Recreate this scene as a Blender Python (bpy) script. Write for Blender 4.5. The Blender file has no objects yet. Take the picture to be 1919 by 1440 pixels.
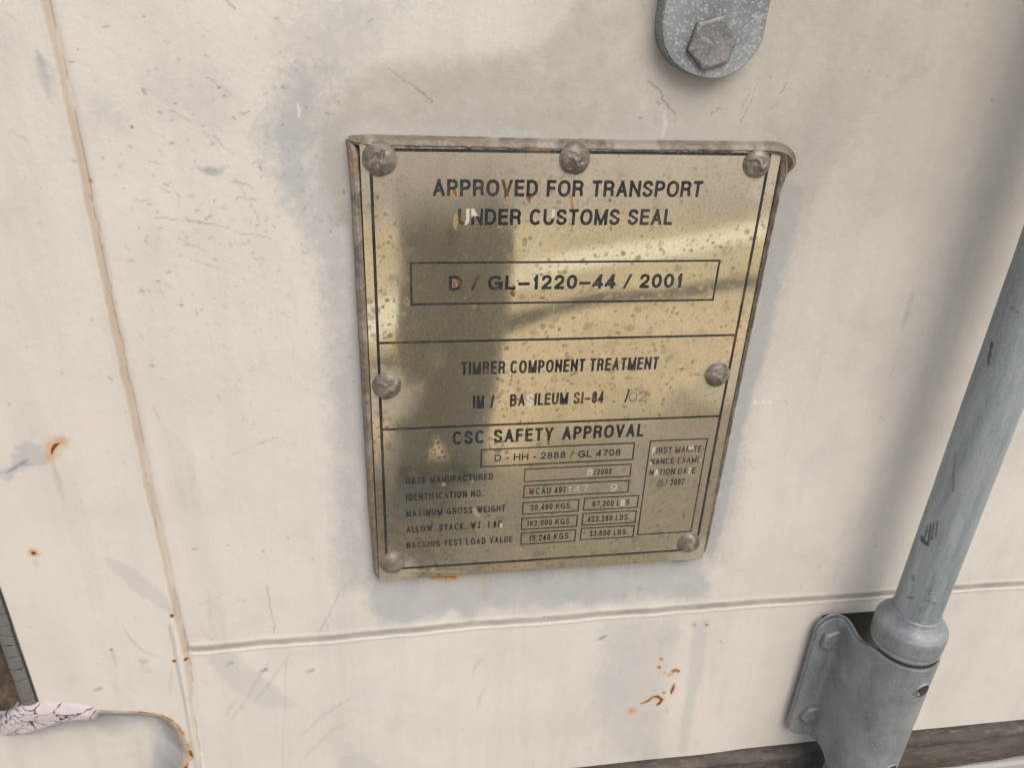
import bpy, math, random
import numpy as np
from mathutils import Matrix, Vector

# ------------------------------------------------------------------ camera, sky, sun, exposure
S = bpy.context.scene
COL = S.collection
CAM_H, CAM_D = 1.50, 0.384          # camera height above the ground, distance from the door
F_PX, CX, CY = 1477.4, 959.5, 720.0
_rx, _ry, _rz = 0.4862566, -0.14857925, 0.04244759
def _R():
    cx, sx, cy, sy, cz, sz = math.cos(_rx), math.sin(_rx), math.cos(_ry), math.sin(_ry), math.cos(_rz), math.sin(_rz)
    A = np.array([[1, 0, 0], [0, cx, -sx], [0, sx, cx]])
    B = np.array([[cy, 0, sy], [0, 1, 0], [-sy, 0, cy]])
    C = np.array([[cz, -sz, 0], [sz, cz, 0], [0, 0, 1]])
    return A @ B @ C
RC = _R()                            # door frame (right, down, into the door) -> camera (right, down, forward)
cam_data = bpy.data.cameras.new('camera')
cam = bpy.data.objects.new('camera', cam_data)
COL.objects.link(cam)
def _w(v): return Vector((v[0], v[2], -v[1]))
right, down, fwd = _w(RC[0]), _w(RC[1]), _w(RC[2])
m = Matrix((right, -down, -fwd)).transposed().to_4x4()
m.translation = Vector((0, -CAM_D, CAM_H))
cam.matrix_world = m
cam_data.sensor_fit = 'HORIZONTAL'
cam_data.sensor_width = 36
cam_data.lens = F_PX / 1919 * 36
cam_data.clip_start = 0.01
cam_data.clip_end = 500
S.camera = cam

SUN_EL, SUN_AZ = math.radians(50), math.radians(18)     # azimuth: to the right of straight out from the door
world = bpy.data.worlds.new('World'); S.world = world
world.use_nodes = True
wn = world.node_tree
sky = wn.nodes.new('ShaderNodeTexSky'); sky.sky_type = 'NISHITA'; sky.sun_disc = False
sky.sun_elevation = SUN_EL
sky.sun_rotation = math.radians(180) - SUN_AZ
sky.dust_density = 3.0; sky.air_density = 1.0
bg = wn.nodes['Background']; wn.links.new(sky.outputs[0], bg.inputs[0]); bg.inputs[1].default_value = 0.11
sl = bpy.data.lights.new('sun', 'SUN'); sl.energy = 1.95; sl.angle = math.radians(50); sl.color = (1.0, 0.93, 0.84)
so = bpy.data.objects.new('sun', sl); COL.objects.link(so)
sdir = Vector((math.sin(SUN_AZ) * math.cos(SUN_EL), -math.cos(SUN_AZ) * math.cos(SUN_EL), math.sin(SUN_EL)))
so.rotation_euler = (-sdir).to_track_quat('-Z', 'Y').to_euler()
so.location = sdir * 5
S.view_settings.view_transform = 'Standard'
S.view_settings.look = 'None'
S.view_settings.exposure = 0.32
S.view_settings.gamma = 1.0
S.view_settings.use_curve_mapping = False

# ------------------------------------------------------------------ measuring helpers
def D(px, py, off=0.0):
    """photo measurement -> (x, z) on the plane that stands `off` metres in front of the door"""
    r = RC.T @ np.array([(px - CX) / F_PX, (py - CY) / F_PX, 1.0])
    d = CAM_D - off
    return (r[0] / r[2] * d, CAM_H - r[1] / r[2] * d)
def DP(pts, off=0.0): return np.array([D(a, b, off) for a, b in pts])

rng = np.random.default_rng(7)
def vnoise(x, y, scale, seed):
    r = np.random.default_rng(seed)
    N = 256
    T = r.random((N, N))
    u, v = x / scale + 71.3, y / scale + 37.7
    iu, iv = np.floor(u).astype(int), np.floor(v).astype(int)
    fu, fv = u - iu, v - iv
    fu = fu * fu * (3 - 2 * fu); fv = fv * fv * (3 - 2 * fv)
    a = T[iu % N, iv % N]; b = T[(iu + 1) % N, iv % N]; c = T[iu % N, (iv + 1) % N]; d = T[(iu + 1) % N, (iv + 1) % N]
    return (a * (1 - fu) + b * fu) * (1 - fv) + (c * (1 - fu) + d * fu) * fv
def fbm(x, y, scale, seed, o=4):
    s = 0; amp = 1; tot = 0
    for i in range(o):
        s = s + amp * vnoise(x, y, scale / 2 ** i, seed + i); tot += amp; amp *= 0.55
    return s / tot
def sstep(a, b, x):
    t = np.clip((x - a) / (b - a), 0, 1); return t * t * (3 - 2 * t)
def pdist(x, y, pts, want_t=False):
    """distance to a polyline (and running length fraction)"""
    best = np.full(x.shape, 1e9); tt = np.zeros(x.shape)
    n = len(pts) - 1
    for i in range(n):
        a, b = pts[i], pts[i + 1]; d = b - a; L = d @ d + 1e-12
        t = np.clip(((x - a[0]) * d[0] + (y - a[1]) * d[1]) / L, 0, 1)
        q = np.hypot(x - a[0] - t * d[0], y - a[1] - t * d[1])
        k = q < best
        best = np.where(k, q, best); tt = np.where(k, (i + t) / n, tt)
    return (best, tt) if want_t else best
def inpoly(x, y, P):
    s = np.zeros(x.shape, bool); n = len(P)
    for i in range(n):
        x1, y1 = P[i]; x2, y2 = P[(i + 1) % n]
        c = ((y1 > y) != (y2 > y)) & (x < (x2 - x1) * (y - y1) / (y2 - y1 + 1e-12) + x1)
        s ^= c
    return s
def sdpoly(x, y, P):
    d = pdist(x, y, np.vstack([P, P[:1]]))
    return np.where(inpoly(x, y, P), -d, d)

# ------------------------------------------------------------------ object helpers
def link(o, parent=None):
    COL.objects.link(o)
    if parent is not None: o.parent = parent
    return o
def empty(name, label, cat, loc=(0, 0, 0), group=None):
    o = bpy.data.objects.new(name, None); o.location = loc; o.empty_display_size = 0.02
    link(o); o['label'] = label; o['category'] = cat
    if group: o['group'] = group
    return o
def mesh_obj(name, V, Fc, mat, parent=None, smooth=True, mats=None, midx=None, attrs=None):
    me = bpy.data.meshes.new(name)
    V = np.asarray(V, dtype=np.float32); Fc = np.asarray(Fc, dtype=np.int32)
    if parent is not None: V = V - np.array(parent.location, dtype=np.float32)
    n, k = Fc.shape
    me.vertices.add(len(V)); me.vertices.foreach_set('co', V.ravel())
    me.loops.add(n * k); me.loops.foreach_set('vertex_index', Fc.ravel())
    me.polygons.add(n); me.polygons.foreach_set('loop_start', np.arange(0, n * k, k, dtype=np.int32))
    me.polygons.foreach_set('use_smooth', np.full(n, smooth))
    for mm in (mats or [mat]): me.materials.append(mm)
    if midx is not None: me.polygons.foreach_set('material_index', np.asarray(midx, dtype=np.int32))
    me.update(calc_edges=True)
    if attrs:
        for kx, val in attrs.items():
            at = me.attributes.new(kx, 'FLOAT', 'POINT'); at.data.foreach_set('value', np.asarray(val, dtype=np.float32).ravel())
    me.validate()
    return link(bpy.data.objects.new(name, me), parent)
def grid_faces(nx, ny, closed_x=False):
    i = np.arange(nx if closed_x else nx - 1); j = np.arange(ny - 1)
    I, J = np.meshgrid(i, j, indexing='ij'); I2 = (I + 1) % nx
    return np.stack([I * ny + J, I2 * ny + J, I2 * ny + J + 1, I * ny + J + 1], -1).reshape(-1, 4)
def lathe(prof, cx, cy, seg=64, cap=True):
    """prof: list of (r, z); vertical axis at (cx, cy)"""
    a = np.linspace(0, 2 * np.pi, seg, endpoint=False)
    V = []
    for t in a:
        for r, z in prof: V.append((cx + r * math.cos(t), cy + r * math.sin(t), z))
    return np.array(V), grid_faces(seg, len(prof), True)

# ------------------------------------------------------------------ material helper
class MT:
    def __init__(s, name):
        s.m = bpy.data.materials.new(name); s.m.use_nodes = True
        s.t = s.m.node_tree; s.N = s.t.nodes; s.L = s.t.links
        s.p = s.N['Principled BSDF']; s._tc = None
    def n(s, t, **k):
        x = s.N.new(t)
        for a, b in k.items(): setattr(x, a, b)
        return x
    def set(s, node, key, v):
        if hasattr(v, 'is_output') or isinstance(v, bpy.types.NodeSocket): s.L.new(v, node.inputs[key])
        else: node.inputs[key].default_value = v
    def co(s, scale=(1, 1, 1)):
        if s._tc is None: s._tc = s.n('ShaderNodeTexCoord').outputs['Object']
        if scale == (1, 1, 1): return s._tc
        mp = s.n('ShaderNodeMapping'); s.L.new(s._tc, mp.inputs[0]); mp.inputs['Scale'].default_value = scale
        return mp.outputs[0]
    def noise(s, scale, detail=4, rough=.6, co=None, dist=0.0):
        x = s.n('ShaderNodeTexNoise'); s.L.new(co or s.co(), x.inputs['Vector'])
        x.inputs['Scale'].default_value = scale; x.inputs['Detail'].default_value = detail
        x.inputs['Roughness'].default_value = rough; x.inputs['Distortion'].default_value = dist
        return x.outputs['Fac']
    def voro(s, scale, feature='F1', co=None, out='Distance', rnd=1.0):
        x = s.n('ShaderNodeTexVoronoi', feature=feature); s.L.new(co or s.co(), x.inputs['Vector'])
        x.inputs['Scale'].default_value = scale; x.inputs['Randomness'].default_value = rnd
        return x.outputs[out]
    def ramp(s, fac, stops):
        x = s.n('ShaderNodeValToRGB'); s.L.new(fac, x.inputs[0]); e = x.color_ramp.elements
        while len(e) < len(stops): e.new(.5)
        for el, (p, c) in zip(e, stops):
            el.position = p; el.color = (c, c, c, 1) if isinstance(c, (int, float)) else (*c, 1)
        return x.outputs[0]
    def mix(s, fac, a, b, mode='MIX'):
        x = s.n('ShaderNodeMix', data_type='RGBA', blend_type=mode)
        s.set(x, 0, fac)
        for idx, v in ((6, a), (7, b)):
            if isinstance(v, tuple): x.inputs[idx].default_value = (*v, 1)
            else: s.L.new(v, x.inputs[idx])
        return x.outputs[2]
    def math(s, op, a, b=0.0, clamp=False):
        x = s.n('ShaderNodeMath', operation=op, use_clamp=clamp); s.set(x, 0, a); s.set(x, 1, b); return x.outputs[0]
    def attr(s, name):
        x = s.n('ShaderNodeAttribute'); x.attribute_name = name; return x.outputs['Fac']
    def bump(s, h, strength=.3, dist=.001, normal=None):
        x = s.n('ShaderNodeBump'); s.L.new(h, x.inputs['Height']); x.inputs['Strength'].default_value = strength
        x.inputs['Distance'].default_value = dist
        if normal is not None: s.L.new(normal, x.inputs['Normal'])
        return x.outputs[0]
    def out(s, col, rough=.5, metal=0.0, normal=None, spec=None):
        if isinstance(col, tuple): s.p.inputs['Base Color'].default_value = (*col, 1)
        else: s.L.new(col, s.p.inputs['Base Color'])
        s.set(s.p, 'Roughness', rough); s.set(s.p, 'Metallic', metal)
        if normal is not None: s.L.new(normal, s.p.inputs['Normal'])
        if spec is not None: s.p.inputs['Specular IOR Level'].default_value = spec
        return s.m

# ------------------------------------------------------------------ materials
def mat_paint():
    M = MT('weathered_cream_paint')
    base = M.mix(M.ramp(M.noise(3.2, 3), [(.35, 0.0), (.65, 1.0)]), (.64, .588, .52), (.632, .610, .552))
    base = M.mix(M.ramp(M.noise(14, 5, .65), [(.42, 0.0), (.75, 1.0)]), base, (.55, .53, .49))
    base = M.mix(M.ramp(M.noise(38, 5, .7, co=M.co((1, 1, .10))), [(.48, 0.0), (.72, .5)]), base, (.50, .475, .43))
    # fine peppering of specks
    sp = M.ramp(M.voro(420), [(.0, 1.0), (.09, 0.0)])
    spm = M.ramp(M.noise(30, 3), [(.5, 0.0), (.62, 1.0)])
    base = M.mix(M.math('MULTIPLY', M.math('MULTIPLY', sp, spm), .35), base, (.25, .24, .23))
    base = M.mix(M.ramp(M.noise(2400, 2), [(.3, .10), (.7, 0.0)]), base, (.3, .27, .24))
    grey = M.math('MULTIPLY', M.attr('grey'), M.ramp(M.noise(60, 5, .7), [(.25, .75), (.7, 1.0)]), True)
    c = M.mix(grey, base, (.325, .345, .35))
    c = M.mix(M.attr('dust_shade'), c, (.33, .31, .265))
    c = M.mix(M.attr('tan'), c, (.40, .31, .215))
    c = M.mix(M.attr('white'), c, (.72, .69, .63))
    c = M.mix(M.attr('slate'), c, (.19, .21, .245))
    c = M.mix(M.attr('purple'), c, (.25, .205, .18))
    ru = M.math('ADD', M.attr('rust'), M.math('MULTIPLY', M.math('SUBTRACT', M.noise(700, 4), .5), .18))
    rm = M.ramp(ru, [(.1, 0.0), (.35, .5), (.6, 1.0)])
    rc = M.ramp(ru, [(.15, (.56, .38, .17)), (.45, (.47, .235, .055)), (.72, (.20, .06, .018)), (.95, (.06, .02, .012))])
    c = M.mix(rm, c, rc)
    c = M.mix(M.attr('dark'), c, (.045, .042, .04))
    h = M.math('ADD', M.noise(180, 4), M.math('MULTIPLY', M.noise(1500, 3), .25))
    nrm = M.bump(h, .4, .0007)
    return M.out(c, M.ramp(M.noise(40, 4), [(.3, .5), (.7, .68)]), 0, nrm, .35)
def mat_plate():
    M = MT('tarnished_steel_plate')
    base = M.mix(M.ramp(M.noise(16, 4), [(.35, 0.0), (.65, 1.0)]), (.83, .745, .555), (.76, .695, .555))
    brushed = M.noise(900, 3, co=M.co((1, 1, .06)))
    base = M.mix(M.math('MULTIPLY', brushed, .2), base, (.45, .41, .32))
    base = M.mix(M.ramp(M.noise(900, 4, .75), [(.48, 0.0), (.62, .45)]), base, (.38, .33, .24))
    sp = M.attr('spot')
    c = M.mix(sp, base, (.22, .19, .13))
    dust_shade = M.attr('dust_shade')
    c = M.mix(dust_shade, c, (.46, .40, .33))
    c = M.mix(M.attr('white'), c, (.85, .8, .65))
    ru = M.math('ADD', M.attr('rust'), M.math('MULTIPLY', M.math('SUBTRACT', M.noise(900, 5, .75), .5), .9))
    rm = M.ramp(ru, [(.22, 0.0), (.45, .55), (.7, .95)])
    rc = M.ramp(ru, [(.2, (.50, .37, .11)), (.5, (.36, .20, .045)), (.8, (.13, .055, .025))])
    c = M.mix(rm, c, rc)
    met = M.math('SUBTRACT', .93, M.math('ADD', M.math('MULTIPLY', dust_shade, .75), M.math('MULTIPLY', rm, .8)), True)
    ro = M.math('ADD', M.math('ADD', M.ramp(M.noise(60, 4), [(.3, .03), (.7, .075)]), M.math('MULTIPLY', sp, .3)), M.math('MULTIPLY', dust_shade, .4), True)
    nrm = M.bump(M.math('ADD', M.noise(700, 4), M.math('MULTIPLY', sp, -.6)), .05, .00006)
    return M.out(c, ro, met, nrm)
def mat_ink(name, bare=False):
    M = MT(name)
    if bare:
        return M.out(M.mix(M.noise(900, 3), (.80, .77, .68), (.5, .46, .36)), .4, .3)
    c = M.mix(M.ramp(M.noise(45, 3), [(.4, 0.0), (.65, 1.0)]), (.009, .010, .012), (.025, .032, .044))
    c = M.mix(M.ramp(M.noise(75, 4, co=M.co((1, 1, .6))), [(.57, 0.0), (.66, .85)]), c, (.11, .06, .028))
    c = M.mix(M.ramp(M.noise(1400, 3), [(.55, 0.0), (.7, .6)]), c, (.2, .18, .13))
    M.out(c, .35, .1)
    tr = M.n('ShaderNodeBsdfTransparent'); mx = M.n('ShaderNodeMixShader')
    f = M.ramp(M.math('ADD', M.math('MULTIPLY', M.noise(1500, 4, .7), .55), M.math('MULTIPLY', M.noise(120, 3), .45)), [(.635, 0.0), (.69, .7)])
    o = M.N['Material Output']
    M.L.new(f, mx.inputs[0]); M.L.new(M.p.outputs[0], mx.inputs[1]); M.L.new(tr.outputs[0], mx.inputs[2]); M.L.new(mx.outputs[0], o.inputs[0])
    return M.m
def mat_engrave(name, col):
    M = MT(name); return M.out(M.mix(M.noise(1300, 3), col, tuple(x * .6 for x in col)), .45, .5)
def mat_galv(name, a=(.21, .235, .25), b=(.38, .40, .405), spk=.5, stretch=(1, 1, .25), metal=.45, rough=.5):
    M = MT(name)
    c = M.mix(M.ramp(M.noise(45, 6, .7, co=M.co(stretch)), [(.35, 0.0), (.68, 1.0)]), a, b)
    c = M.mix(M.math('MULTIPLY', M.ramp(M.noise(750, 3, .6), [(.5, 0.0), (.72, 1.0)]), spk), c, (.5, .52, .52))
    c = M.mix(M.ramp(M.noise(9, 4), [(.5, 0.0), (.75, .35)]), c, (.36, .345, .29))
    c = M.mix(M.ramp(M.voro(160), [(.03, .7), (.10, 0.0)]), c, (.13, .14, .15))
    c = M.mix(M.attr('scuff'), c, (.03, .034, .038))
    nrm = M.bump(M.math('ADD', M.noise(260, 5, .65), M.math('MULTIPLY', M.noise(40, 3, co=M.co(stretch)), .5)), .35, .0006)
    return M.out(c, M.ramp(M.noise(90, 4), [(.3, rough - .08), (.7, rough + .14)]), metal, nrm)
def mat_sealant():
    M = MT('dirty_sealant')
    f = M.noise(110, 6, .7, co=M.co((1, 1, 1)), dist=1.5)
    c = M.ramp(f, [(.3, (.10, .078, .055)), (.5, (.17, .14, .105)), (.75, (.26, .225, .18))])
    c = M.mix(M.math('MULTIPLY', M.attr('pale'), .7), c, (.40, .36, .315))
    c = M.mix(M.attr('rust'), c, (.30, .15, .05))
    return M.out(c, .55, 0, M.bump(M.noise(500, 5), .4, .0005))
def mat_rivet():
    M = MT('sealant_smeared_rivet')
    f = M.noise(110, 4, .5, dist=1.5)
    c = M.ramp(f, [(.3, (.095, .08, .062)), (.52, (.15, .13, .105)), (.66, (.22, .20, .165)), (.78, (.16, .14, .115))])
    c = M.mix(M.attr('pale'), c, (.30, .275, .22))
    return M.out(c, .38, .1, M.bump(M.noise(900, 4), .3, .0004))
def mat_rubber():
    M = MT('worn_rubber')
    f = M.noise(35, 6, .7, co=M.co((.35, 1, 1)))
    c = M.ramp(f, [(.3, (.025, .022, .02)), (.5, (.062, .054, .045)), (.7, (.14, .115, .09))])
    c = M.mix(M.ramp(M.noise(300, 4, .7, co=M.co((.3, 1, 1))), [(.55, 0.0), (.7, .5)]), c, (.25, .21, .17))
    return M.out(c, .7, 0, M.bump(M.noise(160, 6, .7, co=M.co((.4, 1, 1))), .7, .0015))
def mat_graygasket():
    M = MT('cracked_grey_gasket_paint')
    c = M.mix(M.noise(80, 4), (.115, .112, .10), (.165, .16, .145))
    c = M.mix(M.attr('dark'), c, (.012, .010, .010))
    c = M.mix(M.attr('pale'), c, (.42, .39, .37))
    return M.out(c, .6, 0, M.bump(M.math('ADD', M.noise(500, 4), M.math('MULTIPLY', M.attr('dark'), -2.0)), .35, .0006))
def mat_blob():
    M = MT('cracked_pale_sealant')
    c = M.mix(M.ramp(M.noise(60, 4), [(.35, 0.0), (.65, 1.0)]), (.50, .42, .40), (.44, .40, .43))
    c = M.mix(M.ramp(M.noise(700, 4), [(.55, 0.0), (.7, .4)]), c, (.62, .58, .55))
    c = M.mix(M.attr('dark'), c, (.05, .035, .035))
    return M.out(c, .6, 0, M.bump(M.math('ADD', M.noise(400, 4), M.math('MULTIPLY', M.attr('dark'), -2.5)), .5, .0008))
def mat_rustgap():
    M = MT('dark_rusty_steel')
    f = M.noise(120, 6, .7, co=M.co((1, 1, .5)))
    c = M.ramp(f, [(.3, (.02, .016, .013)), (.52, (.06, .042, .03)), (.7, (.15, .10, .06))])
    return M.out(c, .8, 0, M.bump(M.noise(400, 5, .7), .8, .001))
def mat_sill():
    M = MT('grey_painted_sill')
    c = M.mix(M.noise(30, 5), (.32, .33, .32), (.42, .42, .40))
    c = M.mix(M.ramp(M.noise(55, 5, .7), [(.60, 0.0), (.70, 1.0)]), c, (.30, .13, .04))
    return M.out(c, .6, 0, M.bump(M.noise(200, 5), .4, .001))
def mat_ground():
    M = MT('dry_gravel_ground')
    c = M.mix(M.ramp(M.noise(.9, 5), [(.35, 0.0), (.6, 1.0)]), (.52, .43, .28), (.72, .61, .41))
    c = M.mix(M.ramp(M.voro(30), [(.1, .6), (.5, 0.0)]), c, (.22, .18, .12))
    # pale strip, dark line and tone bands added to shape the plate's reflection
    sx = M.n('ShaderNodeSeparateXYZ'); M.L.new(M.co(), sx.inputs[0]); gx_, gy_ = sx.outputs[0], sx.outputs[1]
    def line(y0, k, w, soft, wob):
        c0 = M.math('ADD', y0, M.math('MULTIPLY', gx_, k)); c0 = M.math('ADD', c0, M.math('MULTIPLY', M.math('SUBTRACT', M.noise(.8, 2), .5), wob))
        d = M.math('ABSOLUTE', M.math('SUBTRACT', gy_, c0)); return M.ramp(M.math('DIVIDE', M.math('SUBTRACT', d, w), soft, True), [(0, 1.0), (1, 0.0)])
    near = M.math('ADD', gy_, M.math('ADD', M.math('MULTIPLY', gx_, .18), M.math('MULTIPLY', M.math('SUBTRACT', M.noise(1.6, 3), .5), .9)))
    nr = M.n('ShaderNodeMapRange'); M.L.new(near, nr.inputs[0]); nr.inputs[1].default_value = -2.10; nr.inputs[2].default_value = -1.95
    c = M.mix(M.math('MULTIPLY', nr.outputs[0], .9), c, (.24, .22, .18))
    fr = M.n('ShaderNodeMapRange'); M.L.new(near, fr.inputs[0]); fr.inputs[1].default_value = -4.3; fr.inputs[2].default_value = -5.3
    c = M.mix(M.math('MULTIPLY', fr.outputs[0], .85), c, (.36, .335, .31))
    c = M.mix(line(-3.13, -.60, .13, .12, .15), c, (.95, .90, .72))
    c = M.mix(M.math('MULTIPLY', line(-2.66, -.42, .06, .05, .15), .95), c, (.06, .06, .05))
    return M.out(c, .9, 0, M.bump(M.noise(25, 5), .8, .02))
def mat_plain(name, a, b, scale=30, rough=.8):
    M = MT(name); return M.out(M.mix(M.noise(scale, 4), a, b), rough)

m_paint, m_plate, m_ink = mat_paint(), mat_plate(), mat_ink('faded_black_ink')
m_bare = mat_ink('bare_letter_metal', True)
m_eng_dark, m_eng_light = mat_engrave('scratched_mark', (.22, .21, .17)), mat_engrave('stamped_mark', (.72, .67, .54))
m_tube = mat_galv('galvanised_tube', (.17, .215, .245), (.43, .48, .50), .5, (1, 1, .12), .35, .36)
m_cast = mat_galv('galvanised_casting', (.185, .208, .225), (.33, .35, .36), .4, (1, 1, .7), .4, .48)
m_lug = mat_galv('spangled_galvanised_plate', (.16, .175, .18), (.30, .315, .32), .75, (1, 1, 1), .35, .55)
m_bolt = mat_galv('dull_bolt_steel', (.14, .135, .13), (.24, .235, .23), .35, (1, 1, 1), .35, .5)
m_seal, m_rivet, m_rubber = mat_sealant(), mat_rivet(), mat_rubber()
m_hole_shade = mat_plain('pin_hole_shade', (.012, .012, .014), (.05, .05, .055), 400, .5)
m_bbolt = mat_galv('grimy_bracket_bolt', (.13, .14, .15), (.29, .295, .29), .4, (1, 1, 1), .3, .5)
m_gg, m_blob, m_gap, m_sill = mat_graygasket(), mat_blob(), mat_rustgap(), mat_sill()

# ------------------------------------------------------------------ the setting: ground
me = mesh_obj('ground', [(-60, -120, 0), (60, -120, 0), (60, 20, 0), (-60, 20, 0)], [(0, 1, 2, 3)], mat_ground())
me['kind'] = 'structure'

# ------------------------------------------------------------------ container door
door = empty('container_door', 'cream painted steel container door with weld seams, scuffs and rust spots behind the metal plate', 'door', (0, 0, 0))
def axis(lo, dlo, dhi, hi, step):
    a = np.arange(dlo, dhi, step)
    left = dlo - np.geomspace(step * 2, dlo - lo, 18)[::-1]
    rgt = dhi + np.geomspace(step * 2, hi - dhi, 18)
    return np.concatenate([left, a, rgt])
Z0 = D(1500, 1440)[1]
Zbot = CAM_H - .5370                                  # lower edge of the door skin
STEP = 0.00072
gx = axis(-0.30, -0.272, 0.552, 0.95, STEP)
gz = np.concatenate([np.arange(Zbot, CAM_H + .012, STEP), CAM_H + .012 + np.geomspace(STEP * 2, 1.0, 18)])
lz = Zbot - np.concatenate([[0.0]]) 
X, Z = np.meshgrid(gx, gz, indexing='ij')
seamV = DP([(84, -40), (88, 0), (118, 130), (145, 260), (188, 480), (213, 600), (233, 700), (252, 780), (272, 880), (290, 960), (316, 1080), (332, 1150), (349, 1215), (352, 1235), (362, 1330), (375, 1440), (392, 1560)])
seamV = np.vstack([[seamV[0][0] + .004, CAM_H + 1.0], seamV])
seamH = DP([(350, 1219), (400, 1216), (470, 1210), (640, 1196), (800, 1182), (950, 1170), (1100, 1158), (1270, 1145), (1500, 1127), (1640, 1117), (1780, 1107), (1919, 1097), (2100, 1084)])
zs = np.interp(Z[0], seamV[::-1, 1], seamV[::-1, 0])[None, :]
wob = (vnoise(X, Z, .012, 31) - .5) * .0012
dV = X - zs + wob * .6
zh = np.interp(X[:, 0], seamH[:, 0], seamH[:, 1])[:, None] + (fbm(X * 1.0, Z * 0 + 1, .02, 33) - .5) * .0022
dH = Z - zh
rightof = sstep(-.0005, .0035, X - zs)
Y = np.zeros_like(X)
Y += -.0018 * (1 - sstep(-.0025, .002, dV))                           # left stile stands slightly proud
Y += .0011 * np.exp(-((dV - .0006) / .0016) ** 2)                      # crease
dj = dH + (vnoise(X, Z * 0 + 5, .03, 35) - .5) * .0010
Y += rightof * (.0013 * sstep(.0036, -.0034, dj) * np.exp(np.minimum(dj + .002, 0) / .05) - .0006 * np.exp(-((dj + .0046) / .0011) ** 2) - .0003 * np.exp(-((dj - .0040) / .0016) ** 2))
low = sstep(-.39, -.41, Z - CAM_H)
s2 = DP([(300, 1130), (320, 1175), (336, 1262), (352, 1340), (372, 1440), (400, 1560)])
d2 = pdist(X, Z, s2)
s2f = sstep(-.352, -.372, Z - CAM_H)
Y += -.0014 * s2f * np.exp(-((d2 - .0026) / .0016) ** 2) * sstep(0, .0004, X - np.interp(Z, s2[::-1, 1], s2[::-1, 0]))
# soft dents so that the sheet is not a perfect plane
Y += (fbm(X, Z, .16, 51, 3) - .5) * .0042 + (fbm(X, Z, .035, 58, 2) - .5) * .0005
# pressed recess, lower left
rec = DP([(-260, 1338), (20, 1330), (190, 1327), (262, 1329), (300, 1334), (326, 1346), (344, 1368), (356, 1398), (360, 1412), (352, 1426), (345, 1440), (340, 1500), (330, 1600), (-300, 1600)])
sr = sdpoly(X, Z, rec)
prof = sstep(.0003, -.0185, sr)
Y += .0115 * prof
rim = np.exp(-((sr + .0002) / .0009) ** 2)
# left of the door edge: open gap behind the gasket
EDGE = -.2235
gap = sstep(EDGE - .0002, EDGE - .0022, X) * sstep(-.4275, -.4255, Z - CAM_H)
Y += .02 * gap
slot = sstep(.3015, .3025, X) * sstep(.362, .361, X) * sstep(-.4005, -.4015, Z - CAM_H) * sstep(-.512, -.511, Z - CAM_H)
Y += .075 * slot                                                        # cut-out behind the guide bracket
# --- masks -------------------------------------------------------------
PX0, PX1, PZT, PZB = -.0112, .1965, CAM_H - .0722, CAM_H - .3326      # plate outline
pcx, pcz, phx, phz = (PX0 + PX1) / 2, (PZT + PZB) / 2, (PX1 - PX0) / 2, (PZT - PZB) / 2
qx, qz = np.abs(X - pcx) - phx, np.abs(Z - pcz) - phz
sdp = np.hypot(np.maximum(qx, 0), np.maximum(qz, 0)) + np.minimum(np.maximum(qx, qz), 0)
n1, n2, n3 = fbm(X, Z, .05, 5), fbm(X, Z, .018, 9), fbm(X, Z, .006, 13)
nn = fbm(X, Z, .0016, 17, 3)
streak = fbm(X, Z * .12, .012, 77, 4)
grey = np.zeros_like(X)
# overspray halo round the plate: tight on left and below, wide on top and right
lft, bot = X < pcx, Z < pcz
halo = sstep(.026, .004, sdp + (n1 - .5) * .016 + (n2 - .5) * .008 + (nn - .5) * .012) * .62
halo *= np.where(Z > PZT, .6, 1.1)
grey = np.maximum(grey, halo)
def blob(pts, w, amp, nz=.004, seed=0, soft=None):
    global grey
    w *= (1.5 if w >= .004 else 1.0); amp = min(amp * (1.15 if w >= .004 or seed == 5 else .8), .95)
    P = DP(pts); s = sdpoly(X, Z, P) + (fbm(X, Z, .012, 100 + seed) - .5) * 2 * nz + (nn - .5) * max(w, .002) * 1.1 + (n3 - .5) * max(w, .002) * 1.3
    grey = np.maximum(grey, amp * sstep(w, -w, s))
# grey smudges (old paint showing through)
blob([(520, 160), (560, 110), (610, 95), (640, 130), (625, 170), (600, 210), (590, 290), (600, 400), (560, 420), (520, 330), (495, 250)], .006, .62, .006, 1)
blob([(540, 60), (600, 0), (760, -20), (700, 60), (640, 130), (560, 130)], .010, .36, .008, 2)
blob([(600, 210), (640, 240), (660, 600), (690, 1100), (640, 1110), (625, 700), (590, 480), (560, 420)], .006, .55, .004, 3)
blob([(1480, 230), (1560, 150), (1600, 170), (1590, 260), (1530, 330), (1500, 420), (1450, 420)], .010, .40, .008, 4)
blob([(1460, 330), (1510, 350), (1470, 520), (1400, 800), (1340, 1060), (1315, 1040), (1400, 640), (1440, 440)], .0035, .80, .002, 5)
blob([(690, 1070), (1320, 1040), (1330, 1100), (1310, 1130), (1250, 1120), (1100, 1135), (1020, 1140), (900, 1150), (880, 1168), (850, 1150), (720, 1180), (690, 1150)], .004, .62, .004, 6)
blob([(385, 1235), (440, 1228), (480, 1260), (560, 1325), (500, 1330), (430, 1290)], .002, .34, .001, 7)
blob([(1140, 1165), (1270, 1155), (1260, 1240), (1230, 1420), (1140, 1420), (1120, 1300)], .006, .30, .004, 8)
blob([(1300, 1170), (1330, 1165), (1318, 1260), (1285, 1410), (1270, 1410), (1290, 1280)], .002, .36, .001, 9)
blob([(1205, 1320), (1245, 1320), (1235, 1430), (1200, 1430)], .002, .34, .001, 10)
blob([(192, 1040), (230, 1050), (300, 1100), (330, 1150), (290, 1130), (240, 1095)], .0012, .36, .001, 11)
blob([(330, 820), (370, 860), (360, 930), (345, 860)], .001, .22, .001, 12)
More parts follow.
